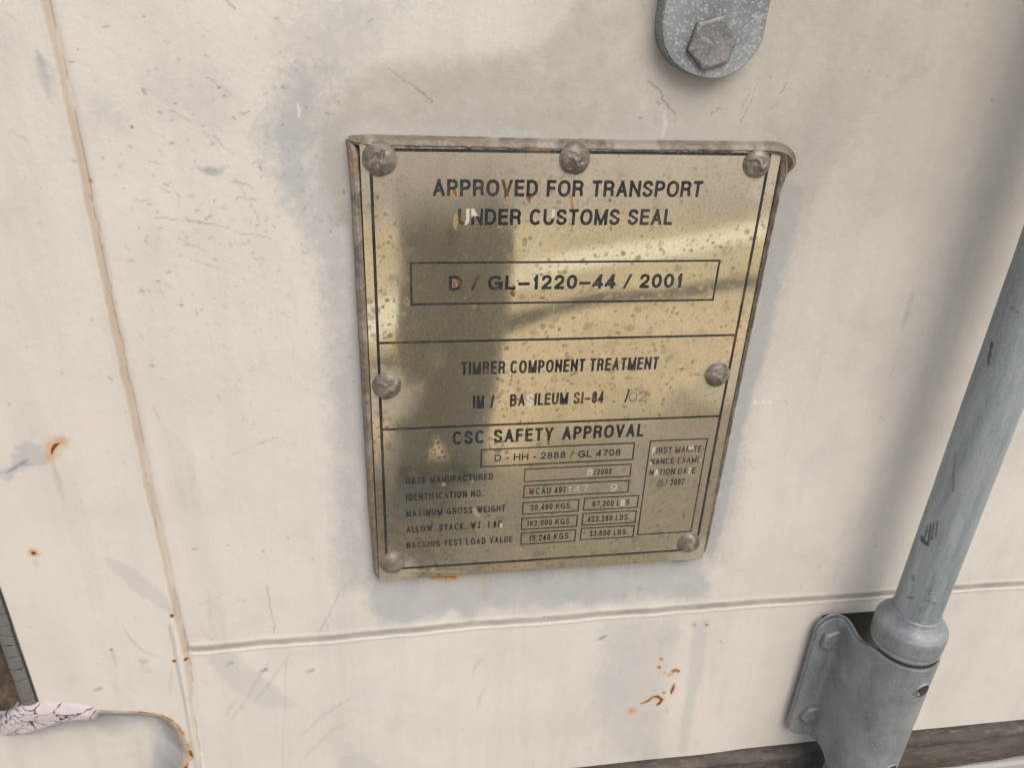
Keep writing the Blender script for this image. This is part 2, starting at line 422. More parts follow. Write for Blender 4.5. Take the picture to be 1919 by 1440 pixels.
blob([(290, 160), (420, 160), (440, 220), (380, 240), (300, 200)], .012, .22, .006, 13)
blob([(160, 180), (210, 180), (220, 230), (180, 240)], .006, .30, .004, 14)
blob([(300, 790), (345, 830), (350, 960), (340, 960)], .0008, .16, .001, 15)
blob([(640, 1420), (680, 1410), (720, 1450), (630, 1450)], .003, .35, .002, 16)
blob([(300, 1390), (330, 1400), (320, 1450), (290, 1440)], .002, .28, .002, 17)
# vertical rain streaks below the plate
below = sstep(PZB + .002, PZB - .004, Z) * sstep(PZB - .055, PZB - .01, Z) * (X > PX0) * (X < PX1)
grey = np.maximum(grey, below * sstep(.42, .62, streak) * .85)
grey = grey + (sstep(.5, .7, n2) * sstep(.45, .65, n1)) * .10
grey = np.clip(grey, 0, 1)
slate = np.zeros_like(X)
def stroke(arr, pts, w, amp, rough=.5, seed=0, taper=True, soft=1.0):
    P = DP(pts); lo, hi = P.min(0) - w * 4 - .002, P.max(0) + w * 4 + .002
    i0, i1 = np.searchsorted(gx, lo[0]), np.searchsorted(gx, hi[0]); j0, j1 = np.searchsorted(gz, lo[1]), np.searchsorted(gz, hi[1])
    if i1 <= i0 or j1 <= j0: return
    x, z = X[i0:i1, j0:j1], Z[i0:i1, j0:j1]
    d, t = pdist(x, z, P, True)
    if np.hypot(*(P[-1] - P[0])) < 3 * w: taper = False
    ww = w * (np.sin(np.pi * np.clip(t, .04, .96)) ** .6 if taper else 1.0)
    v = sstep(ww * (1 + soft), ww * max(0, 1 - soft), d + (nn[i0:i1, j0:j1] - .5) * w * 2 * rough)
    v = v * (1 - rough * sstep(.45, .6, n3[i0:i1, j0:j1]))
    arr[i0:i1, j0:j1] = np.maximum(arr[i0:i1, j0:j1], v * amp)
stroke(slate, [(73, 95), (82, 120), (88, 150), (95, 180)], .0022, .50, .3)
stroke(slate, [(88, 110), (98, 140), (101, 190)], .0020, .22, .4)
stroke(slate, [(368, 315), (388, 320), (408, 320), (427, 312)], .0017, .62, .5)
# brushed grey smear on the left
sm = np.zeros_like(X)
blobP = DP([(-10, 895), (20, 870), (28, 832), (48, 824), (80, 832), (98, 862), (78, 872), (40, 878), (18, 900)])
sm = sstep(.0015, -.002, sdpoly(X, Z, blobP) + (fbm(X + Z * .8, Z - X * .8, .003, 61) - .5) * .006)
grey = np.maximum(grey, sm * .38)
slate = np.maximum(slate, sm * .10)
for k, (a, b) in enumerate([((14, 884), (52, 862)), ((24, 876), (56, 858)), ((34, 872), (62, 866)), ((-5, 888), (30, 872))]):
    stroke(slate, [a, ((a[0] + b[0]) / 2, (a[1] + b[1]) / 2 - 1), b], .0008, .85 - k * .18, .3)
tan = np.zeros_like(X)
wv = .0013 + .0006 * (vnoise(X, Z, .02, 3) - .5)
zz = (CAM_H - Z)
tan = np.maximum(tan, sstep(wv * 1.9, wv * .8, np.abs(dV + (n3 - .5) * .0010)) * (.75 + .7 * (n2 - .5)) * np.where(zz < .385, .68, .42) * (Z > CAM_H - .6))
tan = np.maximum(tan, sstep(.006, .001, np.abs(dV)) * .12)
seam_dark = sstep(.0005, .0001, np.abs(dV - .0011 + (n3 - .5) * .0012)) * sstep(.42, .55, n2) * .35
purple = np.zeros_like(X)
purple = np.maximum(purple, rightof * sstep(.0042, .0016, np.abs(dj + .0001 + (nn - .5) * .0014)) * (.34 + .7 * (n2 - .5)))
white = np.zeros_like(X)
white = np.maximum(white, rightof * sstep(.0011, .0004, np.abs(dj + .0050)) * .5)
white = np.maximum(white, s2f * sstep(.0030, .0012, np.abs(d2 - .0030)) * .35 * (X > np.interp(Z, s2[::-1, 1], s2[::-1, 0])))
stroke(slate, [(318, 1170), (326, 1210), (336, 1262), (345, 1300), (352, 1340), (362, 1400), (370, 1442)], .00055, .42, .4, taper=False)
stroke(slate, [(324, 1245), (320, 1280), (323, 1296)], .0012, .16, .4)
dark = np.zeros_like(X)
rust = np.zeros_like(X)
dark = np.maximum(dark, seam_dark)
# rust speckle along the right side of the seam
stroke(rust, [(176, 400), (190, 470), (210, 560), (214, 590), (224, 640), (240, 715), (250, 780)], .0008, .30, .7, taper=True)
stroke(rust, [(209, 572), (213, 588), (216, 602)], .0009, .42, .5)
stroke(dark, [(182, 430), (196, 500), (206, 560)], .00035, .35, .7)
stroke(dark, [(272, 878), (285, 935), (296, 1000)], .00030, .32, .7)
# curled rust mark with its run
stroke(rust, [(97, 852), (99, 838), (106, 829), (116, 826)], .0042, .46, .2, soft=1.0)
stroke(rust, [(98, 850), (101, 838), (107, 831), (114, 828)], .0011, .95, .1)
stroke(tan, [(100, 858), (106, 885), (114, 910), (122, 935)], .0016, .42, .2)
stroke(rust, [(64, 1032), (66, 1035)], .0030, .50, .3); stroke(rust, [(64, 1033), (66, 1034)], .0012, .9, .1)
stroke(tan, [(67, 1042), (73, 1062)], .0015, .3, .3)
for (x0, y0, r, a) in [(323, 1151, .0011, .95), (349, 1234, .0011, .9), (328, 1235, .0012, .85), (353, 1216, .0008, .6), (211, 1213, .0010, .75), (247, 237, .0008, .6), (168, 339, .0012, .55), (1020, 1158, .0010, .6), (1028, 1158, .0010, .7),
                       (1303, 1175, .0016, .5), (1326, 1175, .0017, .6), (1240, 1239, .0016, .75), (1236, 1254, .0016, .75), (1255, 1268, .0022, .55), (1262, 1262, .0018, .7), (1267, 1259, .0014, .7), (1272, 1261, .0014, .75), (1246, 1264, .0014, .5),
                       (1245, 1301, .0016, .75), (1184, 1335, .0042, .5), (1184, 1335, .0014, .7), (638, 1317, .0010, .4)]:
    stroke(rust, [(x0 - .5, y0), (x0 + .5, y0 + 1)], r, a, .2)
stroke(rust, [(1205, 1321), (1216, 1316), (1222, 1310), (1232, 1308), (1241, 1314), (1236, 1322), (1233, 1323)], .0013, .82, .3, taper=False)
stroke(rust, [(1205, 1321), (1216, 1316), (1222, 1310), (1232, 1308), (1241, 1314), (1234, 1322)], .0034, .32, .3, taper=False)
stroke(rust, [(1264, 1286), (1262, 1294), (1258, 1303)], .0015, .95, .2); stroke(rust, [(1265, 1284), (1262, 1296), (1257, 1308)], .0034, .36, .3)
stroke(rust, [(1258, 1303), (1256, 1318)], .0008, .35, .4)
for a in [((1211, 1335), (1210, 1360)), ((1231, 1330), (1232, 1350)), ((1251, 1330), (1249, 1346))]: stroke(tan, list(a), .0014, .26, .4)
stroke(tan, [(211, 1214), (216, 1228), (219, 1245)], .0012, .4, .3)
# rust along the plate's lower edge
stroke(rust, [(795, 1083), (850, 1081), (910, 1074)], .0042, .62, .45); stroke(tan, [(905, 1078), (912, 1110), (912, 1130)], .003, .4, .4)
stroke(tan, [(830, 1085), (832, 1140)], .003, .22, .4)
# recess rim rust, heavier round the corner
rimP = [(190, 1326), (262, 1329), (300, 1334), (326, 1346), (344, 1368), (356, 1398), (361, 1412), (352, 1424), (346, 1442)]
lipn = fbm(X * 1.6, Z * .35, .012, 88)
lip = sstep(.0, -.004, sr) * sstep(-.034, -.012, sr + (lipn - .5) * .022)
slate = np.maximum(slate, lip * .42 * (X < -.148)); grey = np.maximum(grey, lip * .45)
tan = np.maximum(tan, sstep(0, -.002, sr) * sstep(-.014, -.006, sr) * (X > -.160) * .5)
mv = sstep(-.0066, -.0058, sr + (n3 - .5) * .0012) * sstep(.0004, -.0006, sr)
purple = np.maximum(purple, mv * .38 * (.6 + .8 * (n2 - .2)))
dark = np.maximum(dark, sstep(.0009, .0002, np.abs(sr + .0062 + (n3 - .5) * .001)) * .28 * (X < -.165))
grey = np.maximum(grey, sstep(-.004, -.007, sr) * sstep(-.026, -.012, sr + (n2 - .5) * .014 + (n3 - .5) * .005) * np.where(X < -.17, .75, .45))
slate = np.maximum(slate, sstep(-.004, -.007, sr) * sstep(-.040, -.020, sr + (n2 - .5) * .010 + (n3 - .5) * .006) * sstep(-.165, -.205, X) * .62)  # blue-grey shade under lip and sealant painted in along with the grime
stroke(dark, rimP[:3], .0005, .45, .3, taper=False)
stroke(rust, rimP[:3], .0007, .40, .5, taper=False); stroke(rust, rimP[1:6], .0012, .62, .5, taper=False); stroke(rust, rimP[5:], .0016, .78, .5, taper=False)
stroke(rust, [(330, 1352), (344, 1372), (353, 1400), (352, 1430)], .0040, .36, .5)
stroke(purple, [(190, 1333), (262, 1338), (300, 1346), (318, 1360)], .0030, .55, .3, taper=False)
# cracks and scratches
def wig(p0, p1, n, amp, seed):
    r = np.random.default_rng(seed); t = np.linspace(0, 1, n)
    return [(p0[0] + (p1[0] - p0[0]) * a + r.normal(0, amp), p0[1] + (p1[1] - p0[1]) * a + r.normal(0, amp)) for a in t]
for k, (p0, p1, w, a) in enumerate([((1215, 151), (1238, 170), .00030, .8), ((1238, 170), (1242, 186), .00030, .8), ((1242, 188), (1266, 214), .00032, .85), ((1266, 214), (1268, 228), .00028, .6),
        ((720, 120), (780, 165), .00030, .35), ((780, 165), (812, 190), .00034, .75), ((1332, 216), (1345, 203), .00026, .5), ((1345, 203), (1357, 206), .00026, .6), ((1420, 158), (1388, 230), .00024, .4), ((1475, 155), (1462, 175), .00026, .5), ((1462, 190), (1438, 206), .00026, .5),
        ((1405, 175), (1388, 205), .00022, .35), ((290, 408), (345, 412), .00030, .42), ((345, 412), (427, 427), .00034, .55), ((438, 435), (508, 447), .00030, .45), ((335, 448), (392, 474), .00028, .35), ((355, 487), (402, 502), .00030, .35), ((400, 505), (440, 512), .00022, .2),
        ((400, 256), (438, 290), .00032, .45), ((385, 143), (432, 176), .00028, .32), ((318, 205), (357, 228), .00034, .5), ((278, 300), (298, 307), .00036, .55), ((436, 342), (465, 346), .00040, .5), ((442, 372), (480, 374), .00040, .4), ((250, 375), (272, 379), .00036, .4),
        ((468, 380), (484, 414), .00026, .4), ((426, 2), (440, 16), .00045, .5), ((22, 244), (55, 262), .0004, .28), ((300, 352), (318, 362), .0004, .35), ((500, 1100), (515, 1187), .00040, .40), ((640, 1105), (600, 1185), .00040, .38),
        ((373, 1135), (425, 1112), .00028, .35), ((392, 1110), (392, 1168), .00028, .3), ((375, 1180), (400, 1202), .00028, .4), ((535, 1240), (530, 1440), .00030, .22), ((420, 860), (520, 820), .0003, .35), ((428, 836), (425, 820), .0003, .3),
        ((287, 765), (300, 790), .0004, .3), ((1500, 1100), (1500, 1102), .0005, .4), ((1470, 750), (1475, 760), .0003, .5), ((232, 1300), (262, 1296), .0003, .0), ((200, 1270), (232, 1292), .0003, .25), ((232, 1275), (262, 1296), .0003, .28),
        ((1690, 560), (1712, 545), .0008, .12), ((1675, 680), (1665, 720), .0006, .12), ((300, 545), (310, 560), .0003, .3)]):
    L = math.hypot(p1[0] - p0[0], p1[1] - p0[1])
    if a > 0: stroke(dark, wig(p0, p1, max(2, int(L / 7) + 2), 1.2, k), w, a * .75, .35, taper=False, soft=.8)
stroke(slate, [(231, 1170), (247, 1195), (270, 1217), (303, 1232)], .0005, .5, .2)
stroke(slate, [(1712, 545), (1700, 585), (1688, 625)], .0016, .3, .4)
stroke(slate, [(265, 1236), (274, 1236)], .0016, .4, .6); stroke(slate, [(270, 1249), (277, 1252)], .0018, .35, .7)
for (x0, y0, a) in [(430, 1247, 45), (495, 1259, 30), (581, 1260, 10), (186, 1287, 90), (1130, 1200, 0)]:
    stroke(slate, [(x0 - 4, y0 + 2), (x0 + 4, y0 - 2)], .0012, .7, .5)
for p in ([(422, 1345), (432, 1325), (445, 1312)], [(430, 1355), (445, 1335), (460, 1318)], [(505, 1240), (480, 1280), (455, 1325)], [(545, 1225), (500, 1290), (470, 1325)], [(665, 1345), (620, 1370), (560, 1430)], [(670, 1300), (600, 1345), (560, 1385)], [(915, 1228), (890, 1255), (885, 1280)], [(915, 1285), (900, 1310), (895, 1335)]):
    stroke(slate, p, .0011, .20, .3)
r = np.random.default_rng(3)
for k in range(520):                                   # stray nicks and specks, denser round mid left
    if k < 300: x0, y0 = r.normal(420, 130), r.normal(420, 190)
    else: x0, y0 = r.uniform(0, 1919), r.uniform(0, 1440)
    an = r.normal(.35, .5); L = abs(r.normal(0, 7)) + 1
    tgt = dark if r.random() < .5 else slate
    stroke(tgt, [(x0 - L * math.cos(an) / 2, y0 - L * math.sin(an) / 2), (x0 + L * math.cos(an) / 2, y0 + L * math.sin(an) / 2)], r.uniform(.0003, .0006), r.uniform(.12, .5), .4)
# pale scratches
stroke(white, [(558, 195), (561, 208), (560, 220)], .0005, .7, .1); stroke(white, [(1243, 210), (1248, 230), (1240, 262)], .0010, .3, .3)
for x0 in (1414, 1430, 1440): stroke(white, [(x0, 750), (x0 + 3, 758)], .0010, .8, .2)
# dusty film above the plate, with the upper-right shade painted into it
dust_shade = np.clip(sstep(.02, .14, X + (n1 - .5) * .05) * sstep(-.30, -.02, Z - CAM_H + (n1 - .5) * .1) * .55, 0, 1)
dust_shade *= np.where(X < 1, 1, 0)
dust_shade = np.maximum(dust_shade, sstep(.06, .0, sdp) * (Z > PZT) * .35)
dust_shade = np.maximum(dust_shade, halo * .25)
dP = DP([(585, 260), (605, 200), (640, 150), (720, 122), (900, 112), (1030, 70), (1120, -60), (2300, -60), (2300, 140), (1750, 150), (1620, 230), (1560, 330), (1500, 430), (1440, 270), (660, 250), (655, 420), (630, 420)])
dust_shade = np.maximum(dust_shade, sstep(.007, -.007, sdpoly(X, Z, dP) + (n2 - .5) * .008 + (nn - .5) * .004) * (.58 + .5 * (n1 - .5) + .3 * (n3 - .5)))
dust_shade = np.clip(dust_shade, 0, 1)
dark = np.clip(np.maximum(dark, np.maximum(gap * .9, slot)), 0, 1)  # inner shade of the gap and cut-out put in as near-black colour
attrs = dict(grey=grey, slate=slate, tan=tan, purple=purple, white=white, dark=dark, rust=rust, dust_shade=dust_shade)
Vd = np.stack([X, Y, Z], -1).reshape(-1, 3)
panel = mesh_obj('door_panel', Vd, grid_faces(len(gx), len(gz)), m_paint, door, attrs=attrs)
def door_y(x, z):
    i = np.clip(np.searchsorted(gx, x), 0, len(gx) - 1); j = np.clip(np.searchsorted(gz, z), 0, len(gz) - 1)
    return Y[i, j]
# lower return edge of the door skin
ed = []
xs = np.linspace(-.30, .95, 60)
for x in xs:
    y = door_y(x, Zbot)
    for dy, dz in ((0, 0), (.0012, -.0010), (.018, -.0012)): ed.append((x, y + dy, Zbot + dz))
mesh_obj('door_lower_edge', ed, grid_faces(60, 3), m_paint, door)

# grey painted edge gasket, cracked across
nx_, nz_ = 34, 2400
gu = np.linspace(EDGE - .0118, EDGE + .0002, nx_); gv = np.linspace(CAM_H - .4265, CAM_H + .5, nz_)
GX, GZ = np.meshgrid(gu, gv, indexing='ij')
u = (GX - gu[0]) / (gu[-1] - gu[0])
gy = -.0008 - .0028 * np.sin(np.pi * np.clip(u, 0, 1)) ** .5 + .001
ck = np.zeros_like(GX); r = np.random.default_rng(11); z0 = CAM_H - .4265
while z0 < CAM_H + .3:
    z0 += r.uniform(.006, .0125)
    sl_ = r.normal(.0, .0015); zc = z0 + sl_ * u + (vnoise(GX, GZ * 0 + z0, .003, 4) - .5) * .0022
    ck = np.maximum(ck, sstep(.00040, .00012, np.abs(GZ - zc)))
    if r.random() < .5: ck = np.maximum(ck, sstep(.0018, .0008, np.hypot(GX - gu[0] - r.uniform(.003, .008), (GZ - z0) * 1.6)) * .8)
ck = np.maximum(ck, sstep(.06, .03, np.abs(u - .84 + (vnoise(GX, GZ, .01, 9) - .5) * .03)) * .8)
ck = np.maximum(ck, sstep(.05, .02, u))
gy = gy + ck * .0006
pale = sstep(.90, .94, u) * .5
mesh_obj('edge_gasket', np.stack([GX, gy, GZ], -1).reshape(-1, 3), grid_faces(nx_, nz_), m_gg, door, attrs=dict(dark=ck, pale=pale))
# rusty steel seen behind the gasket
mesh_obj('rebate_steel', [(-.42, .004, CAM_H - .4275), (EDGE - .0115, .004, CAM_H - .4275), (EDGE - .0115, .004, CAM_H + .5), (-.42, .004, CAM_H + .5),
                          (EDGE - .0115, .018, CAM_H - .4275), (EDGE - .0115, .018, CAM_H + .5)], [(0, 1, 2, 3), (1, 4, 5, 2)], m_gap, door, smooth=False)
# cracked pale sealant patch on the lip of the recess
bp = DP([(-6, 1372), (2, 1350), (20, 1335), (48, 1322), (90, 1316), (140, 1317), (178, 1322), (187, 1332), (184, 1346), (176, 1351), (132, 1353), (100, 1364), (60, 1377), (20, 1380), (4, 1379)], .002)
bx = np.arange(bp[:, 0].min() - .002, bp[:, 0].max() + .002, .00035); bz = np.arange(bp[:, 1].min() - .002, bp[:, 1].max() + .002, .00035)
BX, BZ = np.meshgrid(bx, bz, indexing='ij')
sb = sdpoly(BX, BZ, bp) + (vnoise(BX, BZ, .003, 8) - .5) * .0006
rr = np.random.default_rng(5)
xmin, xmax = bp[:, 0].min(), bp[:, 0].max(); zmin, zmax = bp[:, 1].min(), bp[:, 1].max()
nc = 46
tt = rr.random(nc) ** 1.5
cp = np.stack([xmin + (xmax - xmin) * tt, zmax - (zmax - zmin) * rr.random(nc)], 1)
wx, wz = BX + (fbm(BX, BZ, .004, 6) - .5) * .005, BZ + (fbm(BX, BZ, .004, 7) - .5) * .005
d1 = np.full(BX.shape, 9.); dd2 = np.full(BX.shape, 9.)
for c in cp:
    dc = np.hypot((wx - c[0]) * .55, wz - c[1]); dd2 = np.minimum(dd2, np.maximum(d1, dc)); d1 = np.minimum(d1, dc)
ckb = sstep(.00042, .00010, dd2 - d1)
hb = np.sqrt(np.clip(-sb / .006, 0, 1)) * .0042
# seat the patch on the local door surface, bridging the lip
yb = np.where(sb < .0004, -.0008 - hb * 1.3 + ckb * .0007, .006)
keep = (sb < .0006)
Fb = grid_faces(len(bx), len(bz)); kk = keep.ravel(); Fb = Fb[kk[Fb].all(1)]
mesh_obj('sealant_patch', np.stack([BX, yb, BZ], -1).reshape(-1, 3), Fb, m_blob, door, attrs=dict(dark=ckb))

# bottom rubber gasket
nx_, ns = 500, 26
gxx = np.linspace(-.32, .95, nx_)
prof = [(.010, -.0005), (.0005, -.0012), (-.0040, -.0018), (-.0068, -.0040), (-.0078, -.0075), (-.0060, -.0092), (-.0052, -.0105), (-.0064, -.0125), (-.0078, -.018), (-.0082, -.026), (-.0078, -.034), (-.0060, -.0400), (-.0030, -.0440), (.004, -.0455), (.014, -.0458)]
Vg = []
for x in gxx:
    for k, (py, pz) in enumerate(prof):
        Vg.append((x, py + .0006 * math.sin(x * 41 + k) * (k > 3), Zbot + pz + .0010 * math.sin(x * 23 + 1) * (k > 2) + .0004 * math.sin(x * 160)))
og = mesh_obj('bottom_gasket', Vg, grid_faces(nx_, len(prof)), m_rubber, door)
og['label'] = 'worn dark rubber strip along the bottom of the door'

# sill under the door
sx = [(-.40, .012, Zbot - .0455), (-.40, -.004, Zbot - .047), (-.40, -.006, Zbot - .050), (-.40, -.006, Zbot - .16), (-.40, .03, Zbot - .165)]
Vs = [(a, y, z) for a in (-.40, 1.0) for (_, y, z) in sx]
sill = mesh_obj('container_sill', Vs, grid_faces(2, 5), m_sill, None, smooth=False)
sill['label'] = 'grey painted steel sill with rust flecks below the rubber strip'; sill['category'] = 'sill'

# ------------------------------------------------------------------ approval plate
T = .0016                                               # plate thickness; its face stands this far off the door
PY = -.0062                                             # y of the plate face
plate = empty('approval_plate', 'tarnished brassy steel approval plate with black lettering riveted to the cream door', 'metal plate', (pcx, 0, PZB))
st = .0007
px_ = np.arange(PX0, PX1 + 1e-6, st); pz_ = np.arange(PZB, PZT + 1e-6, st)
A, B = np.meshgrid(px_, pz_, indexing='ij')
U, Vv = (A - PX0) / (PX1 - PX0), (PZT - B) / (PZT - PZB)           # 0..1 right, 0..1 down
def bow(u, v):
    """gentle bends of the sheet between its rivets (metres towards the viewer)"""
    return (.0005 * np.sin(np.pi * u) * np.sin(2 * np.pi * v + .4) + .00030 * np.sin(2.6 * np.pi * (v - .20 * u * u) + 1.2)
            + .00005 * np.sin(5 * np.pi * u + 2 * v))
def plate_y(x, z):
    u, v = (x - PX0) / (PX1 - PX0), (PZT - z) / (PZT - PZB)
    return PY - bow(u, v)
YP = plate_y(A, B)
spot = np.zeros_like(A); prust = np.zeros_like(A); pdust = np.zeros_like(A); pwhite = np.zeros_like(A)
r = np.random.default_rng(21)
def local(arr, x, z, R, fn):
    i0, i1 = np.searchsorted(px_, x - R), np.searchsorted(px_, x + R); j0, j1 = np.searchsorted(pz_, z - R), np.searchsorted(pz_, z + R)
    if i1 > i0 and j1 > j0:
        a, b = A[i0:i1, j0:j1], B[i0:i1, j0:j1]
        arr[i0:i1, j0:j1] = np.maximum(arr[i0:i1, j0:j1], fn(a, b))
for k in range(2900):
    x, z = r.uniform(PX0, PX1), r.uniform(PZB, PZT)
    if 900 < k < 1500: x = PX0 + abs(r.normal(0, .03)); z = PZB + abs(r.normal(0, .07))
    R = min(.0004 + r.exponential(.00042), .0026); amp = r.uniform(.25, .65) * (1 if R < .0012 else .75); ring = R > .001 and r.random() < .6
    e = r.uniform(.7, 1.3)
    def fn(a, b):
        d = np.hypot((a - x) * e, b - z) + (fbm(a, b, .0014, k) - .5) * R * .9
        v = sstep(R * 1.15, R * .75, d)
        if ring: v = v * (.45 + .55 * sstep(R * .5, R * .85, d))
        return v * amp
    local(spot, x, z, R * 2 + .001, fn)
def pstroke(arr, pts, w, amp, rough=.4, taper=True):
    P = DP(pts, .007); d, t = pdist(A, B, P, True)
    ww = w * (np.sin(np.pi * np.clip(t, .05, .95)) ** .6 if taper else 1)
    v = sstep(ww * 1.6, ww * .4, d + (fbm(A, B, .0016, len(pts) * 7 + int(pts[0][0])) - .5) * w * 2.2 * rough)
    np.maximum(arr, v * amp, out=arr)
for (x0, y0, x1, y1, w, a) in [(845, 330, 850, 365, .0028, .45), (850, 350, 855, 372, .0022, .6), (945, 345, 948, 380, .0016, .6), (990, 368, 992, 380, .0028, .6), (988, 366, 996, 370, .003, .5), (855, 400, 853, 430, .0022, .42), (1068, 360, 1074, 400, .0022, .5),
                               (1072, 425, 1071, 438, .0020, .5), (1143, 372, 1144, 380, .0016, .6), (1161, 340, 1164, 347, .0014, .4), (1144, 424, 1145, 434, .0020, .55), (938, 420, 938, 428, .0018, .5), (848, 522, 853, 540, .0022, .55), (958, 545, 963, 556, .0030, .62), (964, 530, 960, 550, .0018, .5),
                               (762, 560, 764, 575, .0016, .55), (871, 559, 873, 561, .0012, .8), (885, 574, 892, 577, .0016, .5), (741, 650, 740, 668, .0018, .5), (741, 670, 738, 680, .001, .35), (958, 704, 960, 710, .0016, .6), (1056, 645, 1057, 652, .001, .5), (886, 765, 888, 768, .0012, .7), (1237, 778, 1238, 788, .0020, .55),
                               (1115, 760, 1118, 768, .0014, .5), (1028, 828, 1030, 838, .0016, .65), (966, 815, 972, 822, .0026, .42), (830, 908, 834, 912, .002, .4), (882, 903, 886, 906, .0020, .55), (892, 985, 898, 994, .0016, .6), (1098, 888, 1100, 890, .0018, .55), (1090, 876, 1092, 878, .0018, .4), (1170, 998, 1175, 1000, .0022, .65),
                               (970, 1028, 976, 1034, .0022, .5), (810, 1062, 815, 1076, .0022, .45), (975, 1054, 1000, 1052, .0030, .6), (1100, 1040, 1108, 1044, .0016, .3), (1196, 1028, 1198, 1034, .0022, .4), (820, 282, 832, 283, .0012, .75), (1316, 288, 1328, 289, .0014, .5), (1247, 996, 1250, 1000, .0016, .4), (760, 1072, 880, 1074, .0012, .5), (900, 1068, 1000, 1062, .0016, .55),
                               (1100, 838, 1126, 836, .0018, .3), (885, 955, 900, 970, .0030, .32), (1296, 888, 1300, 892, .0014, .4), (705, 840, 706, 870, .0012, .4), (1082, 636, 1090, 640, .0012, .5)]:
    pstroke(prust, [(x0, y0), (x1, y1)], w * .66, min(a * 1.3, .95), .5)
for p in ([(1022, 405), (1010, 450), (985, 490), (962, 520)], [(724, 390), (722, 415), (720, 440)], [(857, 465), (890, 495)], [(880, 478), (893, 488)], [(848, 485), (905, 512)], [(1040, 572), (1066, 588)], [(1066, 590), (1088, 598)], [(996, 655), (1010, 670)], [(1108, 755), (1130, 790)], [(898, 905), (905, 920)],
          [(1232, 975), (1246, 990)], [(1020, 315), (1052, 330)], [(928, 312), (940, 345)]):
    pstroke(pwhite, p, .00038, .55, .3)
# dust haloes under and round the rivets, and a film along the top
RIV = [(-.0025, .0807), (.0925, .0795), (.1887, .0810), (-.0028, .2034), (.1882, .2028), (-.0033, .3271), (.1894, .3266)]
for x, z in RIV:
    d = np.hypot((A - x), (B - (CAM_H - z))); pdust = np.maximum(pdust, sstep(.022, .006, d + (fbm(A, B, .01, 3) - .5) * .012) * .42)
pdust = np.maximum(pdust, sstep(.045, .0, PZT - B + (fbm(A, B * .3, .02, 5) - .5) * .03) * .40)
pdust = np.maximum(pdust, sstep(.50, .72, fbm(A, B * .6, .03, 66)) * .08)
Vp = np.stack([A, YP, B], -1).reshape(-1, 3)
mesh_obj('plate_sheet', Vp, grid_faces(len(px_), len(pz_)), m_plate, plate, attrs=dict(spot=spot, rust=prust, dust_shade=pdust, white=pwhite))
# plate rim (its thickness)
loop = [(x, PZT) for x in px_] + [(px_[-1], z) for z in pz_[::-1]] + [(x, pz_[0]) for x in px_[::-1]] + [(px_[0], z) for z in pz_]
zt = pz_[-1]; loop = [(x, zt if z == PZT else z) for x, z in loop]
Vr = [(x, float(plate_y(x, z)) + d, z) for x, z in loop for d in (0, .0011, T)]
mesh_obj('plate_edge', Vr, grid_faces(len(loop), 3, True), m_seal, plate, attrs=dict(pale=np.full(len(Vr), .25), rust=np.full(len(Vr), .25)))

# ---- lettering ---------------------------------------------------------
def se(cx, cy, rx, ry, a0, a1, n=2.35, k=22):
    t = np.radians(np.linspace(a0, a1, k)); c, s = np.cos(t), np.sin(t)
    return np.stack([cx + rx * np.sign(c) * np.abs(c) ** (2 / n), cy + ry * np.sign(s) * np.abs(s) ** (2 / n)], 1)
def cr(pts, k=6):
    P = np.array([pts[0]] + list(pts) + [pts[-1]], float); o = []
    for i in range(1, len(P) - 2):
        for t in np.linspace(0, 1, k, endpoint=False):
            a, b, c, d = P[i - 1], P[i], P[i + 1], P[i + 2]
            o.append(.5 * ((2 * b) + (c - a) * t + (2 * a - 5 * b + 4 * c - d) * t * t + (3 * b - a - 3 * c + d) * t ** 3))
    o.append(P[-2]); return np.array(o)
def ln(*p): return ('L', np.array(p, float))          # straight stroke with square ends
def dg(*p): return ('G', np.array(p, float))          # diagonal, trimmed at cap height and baseline
def cv(p): return ('C', np.array(p, float))           # curve, butt ends
def cl(p): return ('O', np.array(p, float))           # closed or joined curve
def lobe(y0, y1, xr, xs=.5):
    cy, ry = (y0 + y1) / 2, (y1 - y0) / 2
    return cl(np.vstack([[(0, y1)], se(xs, cy, xr - xs, ry, 90, -90, 2.2, 14), [(0, y0)]]))
Sp = cr([(.96, .72), (.86, .92), (.5, 1), (.14, .92), (.03, .75), (.16, .59), (.5, .52), (.86, .43), (1, .26), (.87, .08), (.5, 0), (.12, .07), (0, .29)])
